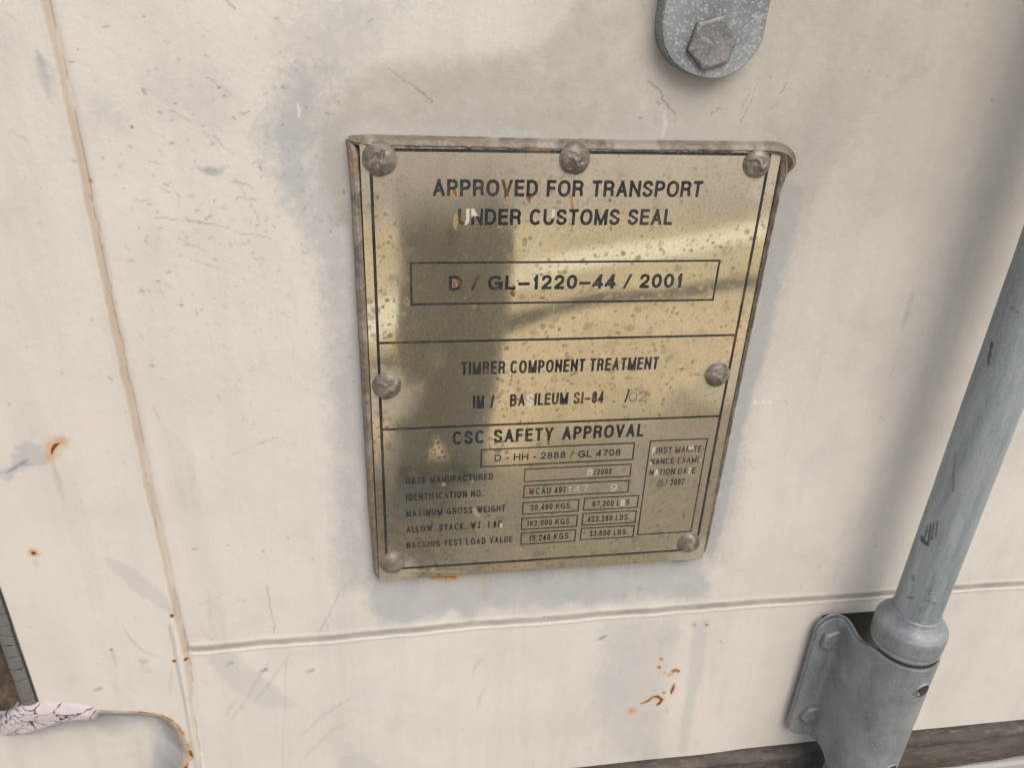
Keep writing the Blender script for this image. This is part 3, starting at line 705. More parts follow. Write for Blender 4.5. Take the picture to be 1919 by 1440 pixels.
GL = {
 'A': (.74, [dg((.02, 0), (.5, 1)), dg((.5, 1), (.98, 0)), ln((.24, .30), (.76, .30))]),
 'B': (.68, [ln((0, 0), (0, 1)), lobe(.53, 1, .93), lobe(0, .53, 1)]),
 'C': (.75, [cv(se(.5, .5, .5, .5, 36, 324))]),
 'D': (.72, [ln((0, 0), (0, 1)), lobe(0, 1, 1, .42)]),
 'E': (.62, [ln((0, 0), (0, 1)), ln((0, 1), (.95, 1)), ln((0, .53), (.9, .53)), ln((0, 0), (1, 0))]),
 'F': (.58, [ln((0, 0), (0, 1)), ln((0, 1), (1, 1)), ln((0, .52), (.88, .52))]),
 'G': (.78, [cv(se(.5, .5, .5, .5, 36, 335)), ln((.58, .46), (1, .46)), ln((1, .46), (1, .02))]),
 'H': (.71, [ln((0, 0), (0, 1)), ln((1, 0), (1, 1)), ln((0, .53), (1, .53))]),
 'I': (0, [ln((.5, 0), (.5, 1))]),
 'K': (.70, [ln((0, 0), (0, 1)), dg((0, .32), (.95, 1.02)), dg((.32, .56), (1, 0))]),
 'L': (.56, [ln((0, 0), (0, 1)), ln((0, 0), (1, 0))]),
 'M': (.86, [ln((0, 0), (0, 1)), ln((1, 0), (1, 1)), dg((0, 1), (.5, 0)), dg((.5, 0), (1, 1))]),
 'N': (.72, [ln((0, 0), (0, 1)), ln((1, 0), (1, 1)), dg((0, 1), (1, 0))]),
 'O': (.80, [cl(se(.5, .5, .5, .5, 0, 360, 2.35, 40))]),
 'P': (.66, [ln((0, 0), (0, 1)), lobe(.46, 1, 1)]),
 'R': (.70, [ln((0, 0), (0, 1)), lobe(.48, 1, .97), cv(cr([(.6, .48), (.86, .40), (.93, .22), (.97, -.06)]))]),
 'S': (.68, [cv(Sp)]),
 'T': (.62, [ln((0, 1), (1, 1)), ln((.5, 0), (.5, 1))]),
 'U': (.70, [ln((0, .4), (0, 1)), ln((1, .4), (1, 1)), cl(se(.5, .36, .5, .36, 180, 360, 2.3, 18))]),
 'V': (.70, [dg((0, 1), (.5, 0)), dg((.5, 0), (1, 1))]),
 'W': (1.0, [dg((0, 1), (.27, 0)), dg((.27, 0), (.5, .95)), dg((.5, .95), (.73, 0)), dg((.73, 0), (1, 1))]),
 'X': (.70, [dg((0, 1), (1, 0)), dg((0, 0), (1, 1))]),
 'Y': (.70, [dg((0, 1), (.5, .45)), dg((.5, .45), (1, 1)), ln((.5, 0), (.5, .45))]),
 '0': (.56, [cl(se(.5, .5, .5, .5, 0, 360, 2.3, 40))]),
 '1': (.36, [ln((.75, 0), (.75, 1)), cv([(.0, .74), (.35, .76), (.75, .95)])]),
 '2': (.56, [cv(cr([(.03, .66), (.13, .92), (.5, 1), (.87, .92), (.97, .70), (.82, .48), (.42, .26), (.12, .08), (.05, -.04)])), ln((.1, 0), (1, 0))]),
 '3': (.56, [cv(cr([(.04, .74), (.15, .93), (.5, 1), (.84, .92), (.92, .75), (.78, .57), (.40, .53)])), cv(cr([(.40, .53), (.82, .47), (1, .27), (.86, .07), (.5, 0), (.14, .07), (0, .28)]))]),
 '4': (.56, [ln((.75, 0), (.75, 1)), dg((.78, 1.02), (.0, .27)), ln((.0, .25), (1, .25))]),
 '5': (.56, [ln((.2, 1), (.92, 1)), cv([(.2, 1), (.08, .48)]), cv(cr([(.08, .50), (.5, .63), (.88, .52), (1, .31), (.86, .07), (.5, 0), (.13, .07), (0, .25)]))]),
 '6': (.56, [cl(se(.5, .31, .5, .31, 0, 360, 2.2, 30)), cv(cr([(.95, .77), (.83, .94), (.52, 1), (.15, .86), (.0, .5), (0, .3)]))]),
 '7': (.56, [ln((0, 1), (1, 1)), cv(cr([(1, .98), (.62, .52), (.42, -.05)]))]),
 '8': (.56, [cl(se(.5, .765, .43, .235, 0, 360, 2.1, 30)), cl(se(.5, .265, .5, .265, 0, 360, 2.1, 30))]),
 '9': (.56, [cl(se(.5, .69, .5, .31, 0, 360, 2.2, 30)), cv(cr([(.05, .23), (.17, .06), (.48, 0), (.85, .14), (1, .5), (1, .7)]))]),
 '/': (.42, [dg((0, 0), (1, 1))]),
 '-': (.34, [ln((.1, .38), (.9, .38))]),
 '_': (.62, [ln((0, .38), (1, .38))]),
 '.': (0, [ln((.5, 0), (.5, .01))]),
 ',': (0, [ln((.5, 0), (.5, .01)), cv([(.6, 0), (.2, -.2)])]),
}
def glyph_tris(ch, w, t, res):
    """marching-squares outline of one glyph, height 1, outer width w, stroke t"""
    x0, x1, y0, y1 = -.08, w + .08, -.25 if ch == ',' else -.06, 1.06
    nx = max(6, int((x1 - x0) * res)); ny = max(8, int((y1 - y0) * res))
    gx_, gy_ = np.linspace(x0, x1, nx), np.linspace(y0, y1, ny)
    GXX, GYY = np.meshgrid(gx_, gy_, indexing='ij')
    f = np.full(GXX.shape, -1.0)
    for kind, P in GL[ch][1]:
        Q = np.stack([t / 2 + P[:, 0] * max(w - t, 0) if w > t else np.full(len(P), t / 2) + (P[:, 0] - .5) * t * (ch == ','), t / 2 + P[:, 1] * (1 - t)], 1)
        if kind in 'LG':
            for a, b in zip(Q[:-1], Q[1:]):
                d = b - a; L = np.hypot(*d) + 1e-9; d = d / L; ext = t / 2 if kind == 'L' else t
                al = (GXX - a[0]) * d[0] + (GYY - a[1]) * d[1]; pr = np.abs(-(GXX - a[0]) * d[1] + (GYY - a[1]) * d[0])
                g = np.minimum(t / 2 * ((.94 if w > .55 else .76) if kind == 'G' else 1) - pr, np.minimum(al + ext, L + ext - al))
                if kind == 'G': g = np.minimum(g, np.minimum(GYY, 1 - GYY))
                f = np.maximum(f, g)
        else:
            g = t / 2 - pdist(GXX, GYY, Q)
            if kind == 'C':
                for a, b in ((Q[0], Q[1]), (Q[-1], Q[-2])):
                    d = (b - a) / (np.hypot(*(b - a)) + 1e-9); al = (GXX - a[0]) * d[0] + (GYY - a[1]) * d[1]
                    near = np.hypot(GXX - a[0], GYY - a[1]) < t
                    g = np.where(near, np.minimum(g, al), g)
            if ch != ',': g = np.minimum(g, np.minimum(GYY + .01, 1.01 - GYY))
            f = np.maximum(f, g)
    V, Fs = [], []
    for i in range(nx - 1):
        for j in range(ny - 1):
            c = [(i, j), (i + 1, j), (i + 1, j + 1), (i, j + 1)]; v = [f[a] for a in c]
            if max(v) <= 0: continue
            poly = []
            for k in range(4):
                a, b = c[k], c[(k + 1) % 4]; va, vb = v[k], v[(k + 1) % 4]
                if va > 0: poly.append((gx_[a[0]], gy_[a[1]]))
                if (va > 0) != (vb > 0):
                    s = va / (va - vb); poly.append((gx_[a[0]] + s * (gx_[b[0]] - gx_[a[0]]), gy_[a[1]] + s * (gy_[b[1]] - gy_[a[1]])))
            n = len(V); V += poly
            for k in range(1, len(poly) - 1): Fs.append((n, n + k, n + k + 1))
    return np.array(V).reshape(-1, 2), np.array(Fs).reshape(-1, 3)
_gc = {}
LIFT = .00006
def text_line(s, pl, pr, top, t=.17, gap=.15, space=.44, peel=None, mat=None, scale_h=1.0, name='lettering', res=26):
    """pl / pr: measured baseline ends, top: a measured point at cap height near the left end"""
    a, b, c = D(*pl, .0065), D(*pr, .0065), D(pl[0] + 2, top, .0065)
    zb = (a[1] + b[1]) / 2; h = (c[1] - a[1]) * scale_h; Wt = b[0] - a[0]
    fixed = sum(t for ch in s if ch in 'I.,'); flex = sum(GL[ch][0] for ch in s if ch != ' ' and ch not in 'I.,')
    ng = sum(1 for i in range(len(s) - 1)); flex += gap * ng + (space - gap) * s.count(' ')
    xs = max((Wt / h - fixed) / flex, .2)
    x = a[0]; VV, FF, MI = [], [], []; n = 0
    for i, ch in enumerate(s):
        if ch == ' ': x += space * xs * h; continue
        w = t if ch in 'I.,' else max(GL[ch][0] * xs, t * 1.6)
        wr = round(w, 2); key = (ch, wr, t, res)
        if key not in _gc: _gc[key] = glyph_tris(ch, wr, t, res)
        v, f = _gc[key]
        gxv, gzv = x + v[:, 0] * h, zb + v[:, 1] * h
        VV.append(np.stack([gxv, plate_y(gxv, gzv) - LIFT, gzv], 1)); FF.append(f + n)
        mi = np.zeros(len(f), int)
        if peel and i in peel:
            u0, u1, v0, v1 = peel[i]; ctr = v[f].mean(1)
            jit = .05 * np.sin(ctr[:, 1] * 37 + ctr[:, 0] * 29)
            mi[(ctr[:, 0] / wr + jit >= u0) & (ctr[:, 0] / wr + jit <= u1) & (ctr[:, 1] + jit >= v0) & (ctr[:, 1] + jit <= v1)] = 1
        MI.append(mi)
        n += len(v); x += (w + gap * xs) * h
    o = mesh_obj(name, np.vstack(VV), np.vstack(FF), None, plate, smooth=False, mats=[mat or m_ink, m_bare], midx=np.concatenate(MI))
    return o
ALL = (-1, 2, -1, 2)
text_line('APPROVED FOR TRANSPORT', (811, 367.6), (1314, 368.8), 335.5, .19, .12, .42)
text_line('UNDER CUSTOMS SEAL', (858, 422), (1258, 421), 391, .19, .12, .42, peel={0: (.62, 2, -1, 2), 1: (-1, .75, .55, 2), 7: (.6, 2, .45, 2)})
text_line('D / GL_1220_44 / 2001', (841, 544.7), (1277, 539), 517, .21, .12, .32)
text_line('TIMBER COMPONENT TREATMENT', (864, 704.7), (1233, 693), 680, .17, .14, .36)
text_line('IM /', (886, 767.5), (925, 766.5), 743, .185, .15, .55)
text_line('BASILEUM SI_84', (955.6, 763.6), (1131, 756.7), 740.7, .175, .12, .42, peel={2: ALL})
text_line('/', (1170, 756.5), (1179, 756), 732, .16)
text_line('CSC SAFETY APPROVAL', (848, 836), (1206, 819), 811, .185, .16, .55)
text_line('D - HH - 2888 / GL 4708', (926.7, 867), (1163, 855.4), 854, .17, .14, .34, res=20)
L5 = dict(t=.175, gap=.19, space=.50, res=20)
text_line('DATE MANUFACTURED', (760.7, 908), (923.8, 901), 895.6, **L5)
text_line('IDENTIFICATION NO.', (761, 939), (905.6, 932.7), 926, **L5)
text_line('MAXIMUM GROSS WEIGHT', (761, 969), (947, 960.4), 956.5, **L5)
text_line('ALLOW. STACK. WT. 1.8G', (761.5, 998), (940.5, 990.5), 985.5, peel={21: (.5, 2, -1, .6)}, **L5)
text_line('RACKING TEST LOAD VALUE', (762, 1027), (960.4, 1019), 1015, **L5)
L6 = dict(t=.155, gap=.17, space=.42, res=20)
text_line('/2002', (1113, 892), (1146.5, 890.4), 881, **L6)
text_line('WCAU 491', (991, 928), (1059, 926), 915.4, **L6)
text_line('30,480 KGS.', (994, 958), (1072, 954.6), 946.5, **L6)
text_line('67,200 LBS.', (1110, 952), (1183, 947.5), 941, peel={8: ALL}, **L6)
text_line('192,000 KGS.', (987, 987.7), (1071, 983), 976.5, **L6)
text_line('423,280 LBS.', (1100.6, 980), (1180, 975), 969, **L6)
text_line('15,240 KGS.', (991, 1015), (1069, 1010.6), 1003.5, **L6)
text_line('33,600 LBS.', (1104, 1006), (1176, 1003), 995.5, **L6)
text_line('FIRST MAINTE-', (1222, 853), (1320, 848), 841, peel={0: ALL, 9: (-1, 2, .45, 2)}, **L6)
text_line('NANCE EXAMI-', (1219, 873), (1314, 868), 861.5, peel={0: (-1, .4, -1, .5), 11: ALL}, **L6)
text_line('NATION DATE', (1217, 893.5), (1303, 888.5), 882, peel={1: ALL, 9: ALL}, **L6)
text_line('/ 2007', (1246, 912), (1282, 909.6), 900, **L6)
# hand-scratched and hand-stamped figures
text_line('02', (1178, 755), (1212, 753), 737, .085, .1, mat=m_eng_dark, name='scratched_figures')
text_line('8', (1100, 893), (1111, 893), 880, .20, mat=m_eng_light, name='stamped_figures')
text_line('147', (1064, 925), (1102, 922.5), 912, .11, .3, mat=m_eng_light, name='stamped_figures')
text_line('9', (1144, 923), (1156, 922), 909, .13, mat=m_eng_light, name='stamped_figures')
text_line('8', (1230, 915), (1243, 914), 900, .24, mat=m_eng_dark, name='stamped_figures')

def bar(x0, z0, x1, z1, w):
    """printed straight rule following the bends of the sheet"""
    n = 60; t = np.linspace(0, 1, n); d = np.array([x1 - x0, z1 - z0]); d /= np.hypot(*d); nrm = np.array([-d[1], d[0]])
    V = []
    for a in t:
        for s in (-.5, .5):
            x = x0 + (x1 - x0) * a + nrm[0] * w * s; z = z0 + (z1 - z0) * a + nrm[1] * w * s
            V.append((x, float(plate_y(x, z)) - LIFT, z))
    return np.array(V), grid_faces(n, 2)
def ruled(name, segs, w):
    VV, FF, n = [], [], 0
    for s in segs:
        v, f = bar(*s, w); VV.append(v); FF.append(f + n); n += len(v)
    return mesh_obj(name, np.vstack(VV), np.vstack(FF), m_ink, plate, smooth=False)
def frame(name, tl, tr, br, bl, w):
    c = DP([tl, tr, br, bl], .0065)
    xa, xb = (c[0][0] + c[3][0]) / 2, (c[1][0] + c[2][0]) / 2; za, zb = (c[0][1] + c[1][1]) / 2, (c[2][1] + c[3][1]) / 2
    h = w / 2
    ruled(name, [(xa - h, za, xb + h, za), (xa - h, zb, xb + h, zb), (xa, zb + h, xa, za - h), (xb, zb + h, xb, za - h)], w)
BX0, BX1 = D(705, 560, .0065)[0], (D(1404, 560, .0065)[0] + D(1309, 1001, .0065)[0]) / 2
BX1 = D(1309, 1001, .0065)[0]
BZ0, BZ1 = D(1070, 284.5, .0065)[1], (D(762, 1067, .0065)[1] + D(1270, 1031, .0065)[1]) / 2
BW = .0015
dz1 = (D(711, 645.5, .0065)[1] + D(1375, 627, .0065)[1]) / 2; dz2 = (D(716, 808, .0065)[1] + D(1345, 780, .0065)[1]) / 2
h = BW / 2
ruled('border_rule', [(BX0 - h, BZ0, BX1 + h, BZ0), (BX0 - h, BZ1, BX1 + h, BZ1), (BX0, BZ1 + h, BX0, BZ0 - h), (BX1, BZ1 + h, BX1, BZ0 - h)], BW)
ruled('dividing_rule', [(BX0 + h, dz1, BX1 - h, dz1)], .0013)
ruled('dividing_rule', [(BX0 + h, dz2, BX1 - h, dz2)], .0013)
frame('box_rule', (770, 492), (1348, 489), (1336, 562), (771, 571), .0011)
frame('box_rule', (902, 846), (1190, 831), (1186, 862), (902, 877.5), .0009)
for q in [((984, 882), (1184, 871), (1181, 893.5), (982.5, 905)), ((982.5, 912.7), (1180, 901.5), (1176.5, 922.7), (981.5, 935)), ((980.4, 943.5), (1085.4, 937.7), (1083.5, 959), (979.5, 965)),
          ((1095.4, 936), (1197, 929.4), (1195, 951), (1094, 958.5)), ((978.5, 973), (1082.5, 966.5), (1080.5, 986.7), (977, 994)), ((1092.7, 964.4), (1193, 957.7), (1190, 979.4), (1091, 986)),
          ((977, 1000), (1079.4, 994), (1077, 1014), (976, 1022)), ((1089, 992), (1189, 985), (1186, 1006), (1088, 1013)), ((1219, 829), (1327, 823), (1295, 995), (1195, 1004.6))]:
    frame('box_rule', *q, .0008)

# ---- rivets -------------------------------------------------------------
for k, (x, z) in enumerate(RIV):
    zc = CAM_H - z; R = [.0082, .0078, .0074, .0080, .0076, .0078, .0076][k]
    yp = float(plate_y(x, zc)); x += .0000
    # the measured head centre lies on the face of the head
    sc = (CAM_D - .0100) / CAM_D; x, zc = x * sc, CAM_H - z * sc
    nr, na = 40, 96
    rr_, aa = np.meshgrid(np.linspace(0, 1, nr), np.linspace(0, 2 * np.pi, na, endpoint=False), indexing='ij')
    lump = 1 + .05 * (vnoise(np.cos(aa) * 2 + k * 9, np.sin(aa) * 2, 1.0, 40 + k) - .5) * 2
    rx_, rz_ = rr_ * np.cos(aa), rr_ * np.sin(aa)
    hgt = .0043 * np.clip(1 - rr_ ** 2.6, 0, 1) ** .55
    sw = aa + (1.2 + .7 * (k % 3)) * (1 - rr_) + 2.2 * (fbm(rx_ + k, rz_, .5, 90 + k) - .5)
    hk = .18 if k == 5 else 1.0
    fold = hk * .00042 * np.clip(np.sin(sw * 3 + k * 1.7) * 1.6, -1, 1) * (rr_ * (1 - rr_) * 3.2) * (rz_ < .5)
    tip = hk * .0014 * np.exp(-(((rx_ - .05) / .20) ** 2 + ((rz_ + .25 - .1 * (k % 3)) / .30) ** 2))
    nze = (fbm(rx_ + k * 5, rz_, .5, 70 + k, 2) - .5) * .0005 * hk * (1 - rr_ ** 6)
    yy = yp + .0004 - hgt - fold - tip - nze
    pale = np.clip(sstep(.2, 1.0, np.sin(sw * 2 + k * 1.7 + .6)) * .4 * (rr_ > .25) + sstep(.86, .97, rr_) * .6 * (rz_ < .2), 0, 1) * (hk if k != 5 else .5)
    V = np.stack([x + rx_ * R * lump, yy, zc + rz_ * R * lump], -1)
    # polar grid: index (ring, angle)
    V = V.transpose(1, 0, 2).reshape(-1, 3); pa = pale.T.ravel()
    o = mesh_obj('rivet', V, grid_faces(na, nr, True), m_rivet, plate, attrs=dict(pale=pa))

# ---- sealant bead ---------------------------------------------------------
def bead(path, widths, hts, seed, name='sealant_bead'):
    P = np.array(path); seg = np.hypot(*(P[1:] - P[:-1]).T); s = np.concatenate([[0], np.cumsum(seg)])
    n = int(s[-1] / .0007); t = np.linspace(0, s[-1], n)
    x, z = np.interp(t, s, P[:, 0]), np.interp(t, s, P[:, 1]); w = np.interp(t, s, widths); hh = np.interp(t, s, hts)
    kx = np.ones(9) / 9
    def smooth(a): return np.concatenate([a[:4], np.convolve(a, kx, 'valid'), a[-4:]])
    x, z, w, hh = smooth(x), smooth(z), smooth(w), smooth(hh)
    dx, dz = np.gradient(x), np.gradient(z); L = np.hypot(dx, dz) + 1e-9; nxv, nzv = -dz / L, dx / L
    m_ = 25; c = np.linspace(-1, 1, m_)
    TT, CC = np.meshgrid(t, c, indexing='ij')
    wl = .92 * w[:, None] * (1 + .22 * (fbm(TT, CC * 0 + seed, .008, seed) - .5))
    prof = (1 - np.abs(CC) ** 2.4) ** .6
    ridges = .05 * np.sin(CC * 9 + fbm(TT, CC, .03, seed + 3) * 3) * (1 - CC ** 2)
    yy = .0006 - hh[:, None] * (prof + ridges + .25 * (fbm(TT, CC * .004, .004, seed + 5) - .5) * (1 - CC ** 2))
    V = np.stack([x[:, None] + nxv[:, None] * wl * CC, yy, z[:, None] + nzv[:, None] * wl * CC], -1)
    pale = sstep(.55, .7, fbm(TT, CC * .003, .012, seed + 8)) * .55 + sstep(-.2, .9, -CC) * .25
    ru = sstep(.66, .76, fbm(TT, CC * .003, .018, seed + 11)) * .5
    return mesh_obj(name, V.reshape(-1, 3), grid_faces(n, m_), m_seal, plate, attrs=dict(pale=np.clip(pale, 0, 1), rust=ru))
zt_, zb_ = PZT, PZB
bead([(-.0125, zb_ + .004), (-.0135, zb_ + .05), (-.0136, CAM_H - .2), (-.0138, zt_ - .02), (-.0142, zt_ - .004), (-.0165, zt_ + .0015)], [.0024, .0028, .0030, .0032, .0034, .0014], [.0066, .0072, .0076, .0076, .0074, .003], 3)
bead([(-.0160, zt_ + .0012), (-.008, zt_ + .0002), (.05, zt_ - .0002), (.12, zt_ - .0004), (.188, zt_ + .0002), (.1955, zt_ - .0002), (.2005, zt_ - .0025), (.2035, zt_ - .0060), (.2035, zt_ - .0095), (.2005, zt_ - .0125)],
     [.0018, .0034, .0034, .0034, .0034, .0036, .0044, .0046, .0040, .0022], [.004, .0078, .0078, .0078, .0078, .0082, .0080, .0070, .0050, .0025], 8)
bead([(.1975, zt_ - .001), (.2000, zt_ - .010), (.1990, zt_ - .022), (.1984, zt_ - .10), (.1978, CAM_H - .25), (.1972, zb_ + .006), (.1950, zb_ - .001)], [.0030, .0030, .0022, .0021, .0021, .0022, .0010], [.0076, .0078, .0074, .0072, .0070, .0068, .003], 14)
bead([(.158, zb_ + .0002), (.175, zb_ - .0014), (.186, zb_ - .0022), (.1945, zb_ - .0004), (.198, zb_ + .005)], [.0005, .0014, .0020, .0024, .0016], [.004, .0055, .006, .006, .003], 19)
bead([(-.0118, zb_ + .008), (-.0115, zb_ - .0002), (-.004, zb_ - .0018), (.006, zb_ - .0006), (.016, zb_ + .0004)], [.0018, .0020, .0013, .0008, .0004], [.0062, .0062, .004, .0045, .003], 27)

# ------------------------------------------------------------------ locking bar
AX, OFF, RB = .3351, .040, .0147
ay = -OFF
barT = empty('locking_bar', 'galvanised steel locking bar standing upright on the right of the door', 'locking bar', (AX, ay, CAM_H - .9))
def rough_lathe(name, prof, R0, mat, parent, seg=160, amp=.0002, seed=0, smooth=True):
    V, Fq = lathe(prof, AX, ay, seg)
    d = V[:, :2] - np.array([AX, ay]); nr = (fbm(np.arctan2(d[:, 1], d[:, 0]) * .02, V[:, 2], .02, seed) - .5) * 2 * amp
    V[:, :2] += d / (np.hypot(*d.T)[:, None] + 1e-9) * nr[:, None]
    return mesh_obj(name, V, Fq, mat, parent, smooth)
zz_ = np.linspace(CAM_H - 1.1, CAM_H + .75, 1800)
tube = rough_lathe('tube', [(RB, z) for z in zz_], RB, m_tube, barT, amp=.00012, seed=3)
tv = np.empty(len(tube.data.vertices) * 3, dtype=np.float32); tube.data.vertices.foreach_get('co', tv); tv = tv.reshape(-1, 3)
ta, tzv = np.arctan2(tv[:, 0], -tv[:, 1]) * RB, tv[:, 2] + (CAM_H - .9)
def view_hit(px, py):
    r = RC.T @ np.array([(px - CX) / F_PX, (py - CY) / F_PX, 1.0]); dx, dy, dz = r[0] / r[2], 1.0, -r[1] / r[2]
    ox, oy = -AX, -CAM_D - ay; a_, b_, c_ = dx * dx + 1, 2 * (ox * dx + oy), ox * ox + oy * oy - RB * RB
    t_ = (-b_ - math.sqrt(max(b_ * b_ - 4 * a_ * c_, 0))) / (2 * a_); return math.atan2(ox + dx * t_, -(oy + t_)) * RB, CAM_H + dz * t_
scf = np.zeros(len(tv))
for (a, b, w, am) in [((1858, 645), (1852, 682), .0010, .8), ((1728, 1010), (1737, 1020), .0016, .9), ((1738, 985), (1733, 1012), .0007, .8), ((1744, 982), (1740, 1014), .0007, .85), ((1750, 980), (1746, 1012), .0006, .75), ((1757, 978), (1753, 1006), .0006, .6),
                      ((1790, 850), (1786, 920), .0005, .45), ((1712, 1080), (1710, 1086), .0012, .5), ((1740, 940), (1734, 960), .0006, .5), ((1895, 575), (1915, 590), .0004, .5), ((1700, 1120), (1712, 1122), .0005, .6), ((1735, 1125), (1752, 1132), .0005, .5)]:
    pa, pb = np.array(view_hit(*a)), np.array(view_hit(*b)); dd_ = pdist(ta, tzv, np.array([pa, pb])) + (vnoise(ta, tzv, .002, 3) - .5) * w
    scf = np.maximum(scf, sstep(w * 1.5, w * .5, dd_) * am)
at_ = tube.data.attributes.new('scuff', 'FLOAT', 'POINT'); at_.data.foreach_set('value', scf.astype(np.float32))
CT, CB = CAM_H - .3585, CAM_H - .3870
def collar(top, bottom, flip=False):
    pr = [(RB - .001, top + .0010), (RB + .0008, top + .0006), (RB + .0014, top - .0020), (RB + .0030, top - .0046), (.0206, top - .0080), (.0222, top - .0108), (.0226, top - .0130), (.0224, bottom + .0062), (.0218, bottom + .004), (.0221, bottom + .002), (.0214, bottom + .0003), (.018, bottom), (RB - .001, bottom)]
    if flip: c = (top + bottom); pr = [(r_, c - z_) for r_, z_ in pr][::-1]
    P = []
    for a, b in zip(pr[:-1], pr[1:]):
        for t in np.linspace(0, 1, 4, endpoint=False): P.append((a[0] + (b[0] - a[0]) * t, a[1] + (b[1] - a[1]) * t))
    P.append(pr[-1])
    rough_lathe('collar', P, .02, m_cast, barT, amp=.00015, seed=9)
collar(CT, CB)
collar(CAM_H - .5235, CAM_H - .5520, True)

# ------------------------------------------------------------------ guide bracket
br = empty('bar_bracket', 'grey cast bracket bolted to the door and wrapped round the foot of the upright bar', 'bracket', (AX, 0, CAM_H - .455))
RO, TH = .0228, .0042
Fx0 = .2935                                               # free edge of the flange
YF = -.0075                                               # outer face of the flange
ZC = CAM_H - .4550
# outer cross-section: flange, sweep up, round the bar
sec = []
for a in np.linspace(0, 1, 22): sec.append((Fx0 + a * (.3075 - Fx0), YF))
for p in cr([(.3075, YF), (.3103, YF - .0016), (.3116, YF - .006), (.3121, YF - .014), (.3123, -.029), (.3123, -.0385)], 10)[1:]: sec.append(tuple(p))
for a in np.linspace(181, 380, 90):
    t = math.radians(a); sec.append((AX + RO * math.cos(t), ay + RO * math.sin(t)))
sec = np.array(sec); sl_ = np.concatenate([[0], np.cumsum(np.hypot(*(sec[1:] - sec[:-1]).T))]); Ls = sl_[-1]
ntz = 120
tg = np.gradient(sec, axis=0); tg /= np.hypot(*tg.T)[:, None]; nrmi = np.stack([-tg[:, 1], tg[:, 0]], 1)       # inward normal
# half height along the section: rounded flange, waist, saddle
def half(s, x):
    f = .0612; rad_ = .0135
    return f - rad_ + math.sqrt(max(rad_ ** 2 - max(rad_ - (x - Fx0), 0) ** 2, 0)) if x < Fx0 + rad_ else f
hh = []
for (x, y), s in zip(sec, sl_):
    a = half(s, x) if s < .0136 else .0612
    hh.append(a - .0050 * math.exp(-((s - .030) / .011) ** 2) * (s > .0136) + .0053 * float(sstep(.036, .056, np.array(s))))
hh = np.array(hh)
V1, V2 = [], []
tz = np.linspace(-1, 1, ntz)
for k, ((x, y), n_, hk) in enumerate(zip(sec, nrmi, hh)):
    for t in tz:
        e = sstep(1.0, .975, abs(t)); eb = (1 - float(e)) * .0012
        ripple = (vnoise(np.array(sl_[k]), np.array(t * hk), .01, 5) - .5) * .0005
        V1.append((x + n_[0] * (eb + ripple), y + n_[1] * (eb + ripple), ZC + t * hk))
        V2.append((x + n_[0] * TH, y + n_[1] * TH, ZC + t * hk))
V1 = np.array(V1); V2 = np.array(V2); ns_ = len(sec)
F1 = grid_faces(ns_, ntz); N1 = len(V1)
idx = np.arange(N1).reshape(ns_, ntz)
lp = np.concatenate([idx[:, 0], idx[-1, 1:], idx[::-1, -1][1:], idx[0, ::-1][1:-1]])
side = np.array([(lp[i], lp[(i + 1) % len(lp)], lp[(i + 1) % len(lp)] + N1, lp[i] + N1) for i in range(len(lp))])
body = mesh_obj('bracket_body', np.vstack([V1, V2]), np.vstack([F1, F1[:, ::-1] + N1, side]), m_cast, br)

def hexbolt(parent, x, y, z, R, hgt, rot, mat, name='bolt', wash=None, dome=.0):
    """hexagonal head with a chamfered crown; face points out of the door"""
    V, Fq = [], []; seg = 48; rings = []
    def hexr(a): 
        q = (a - rot) % (math.pi / 3) - math.pi / 6
        return math.cos(math.pi / 6) / math.cos(q)
    pr = [(1.0, 0, 1), (1.0, .72, 1), (.985, .80, 1), (.93, .93, .75), (.86, 1.0, .35), (.5, 1.0 + dome, 0), (.0, 1.0 + dome, 0)]
    for rr__, hz, hx in pr:
        for i in range(seg):
            a = 2 * math.pi * i / seg; r_ = R * rr__ * (hexr(a) * hx + (1 - hx) * math.cos(math.pi / 6) * 1.04)
            jit = (vnoise(np.array(r_ * math.cos(a) * 300), np.array(r_ * math.sin(a) * 300 + x * 1e3), 1.0, 5) - .5) * .0007
            V.append((x + r_ * math.cos(a), y - hgt * hz - float(jit), z + r_ * math.sin(a)))
    n = len(pr); Fq = [(i * seg + j, i * seg + (j + 1) % seg, (i + 1) * seg + (j + 1) % seg, (i + 1) * seg + j) for i in range(n - 1) for j in range(seg)]
    o = mesh_obj(name, V, Fq, mat, parent, smooth=False)
    return o
for (px__, py__) in ((1565, 1205), (1526, 1345)):
    x, z = D(px__, py__, .0115)
    hexbolt(br, x, YF + .0005, z, .0102, .0048, .35 if py__ < 1300 else .1, m_bbolt)
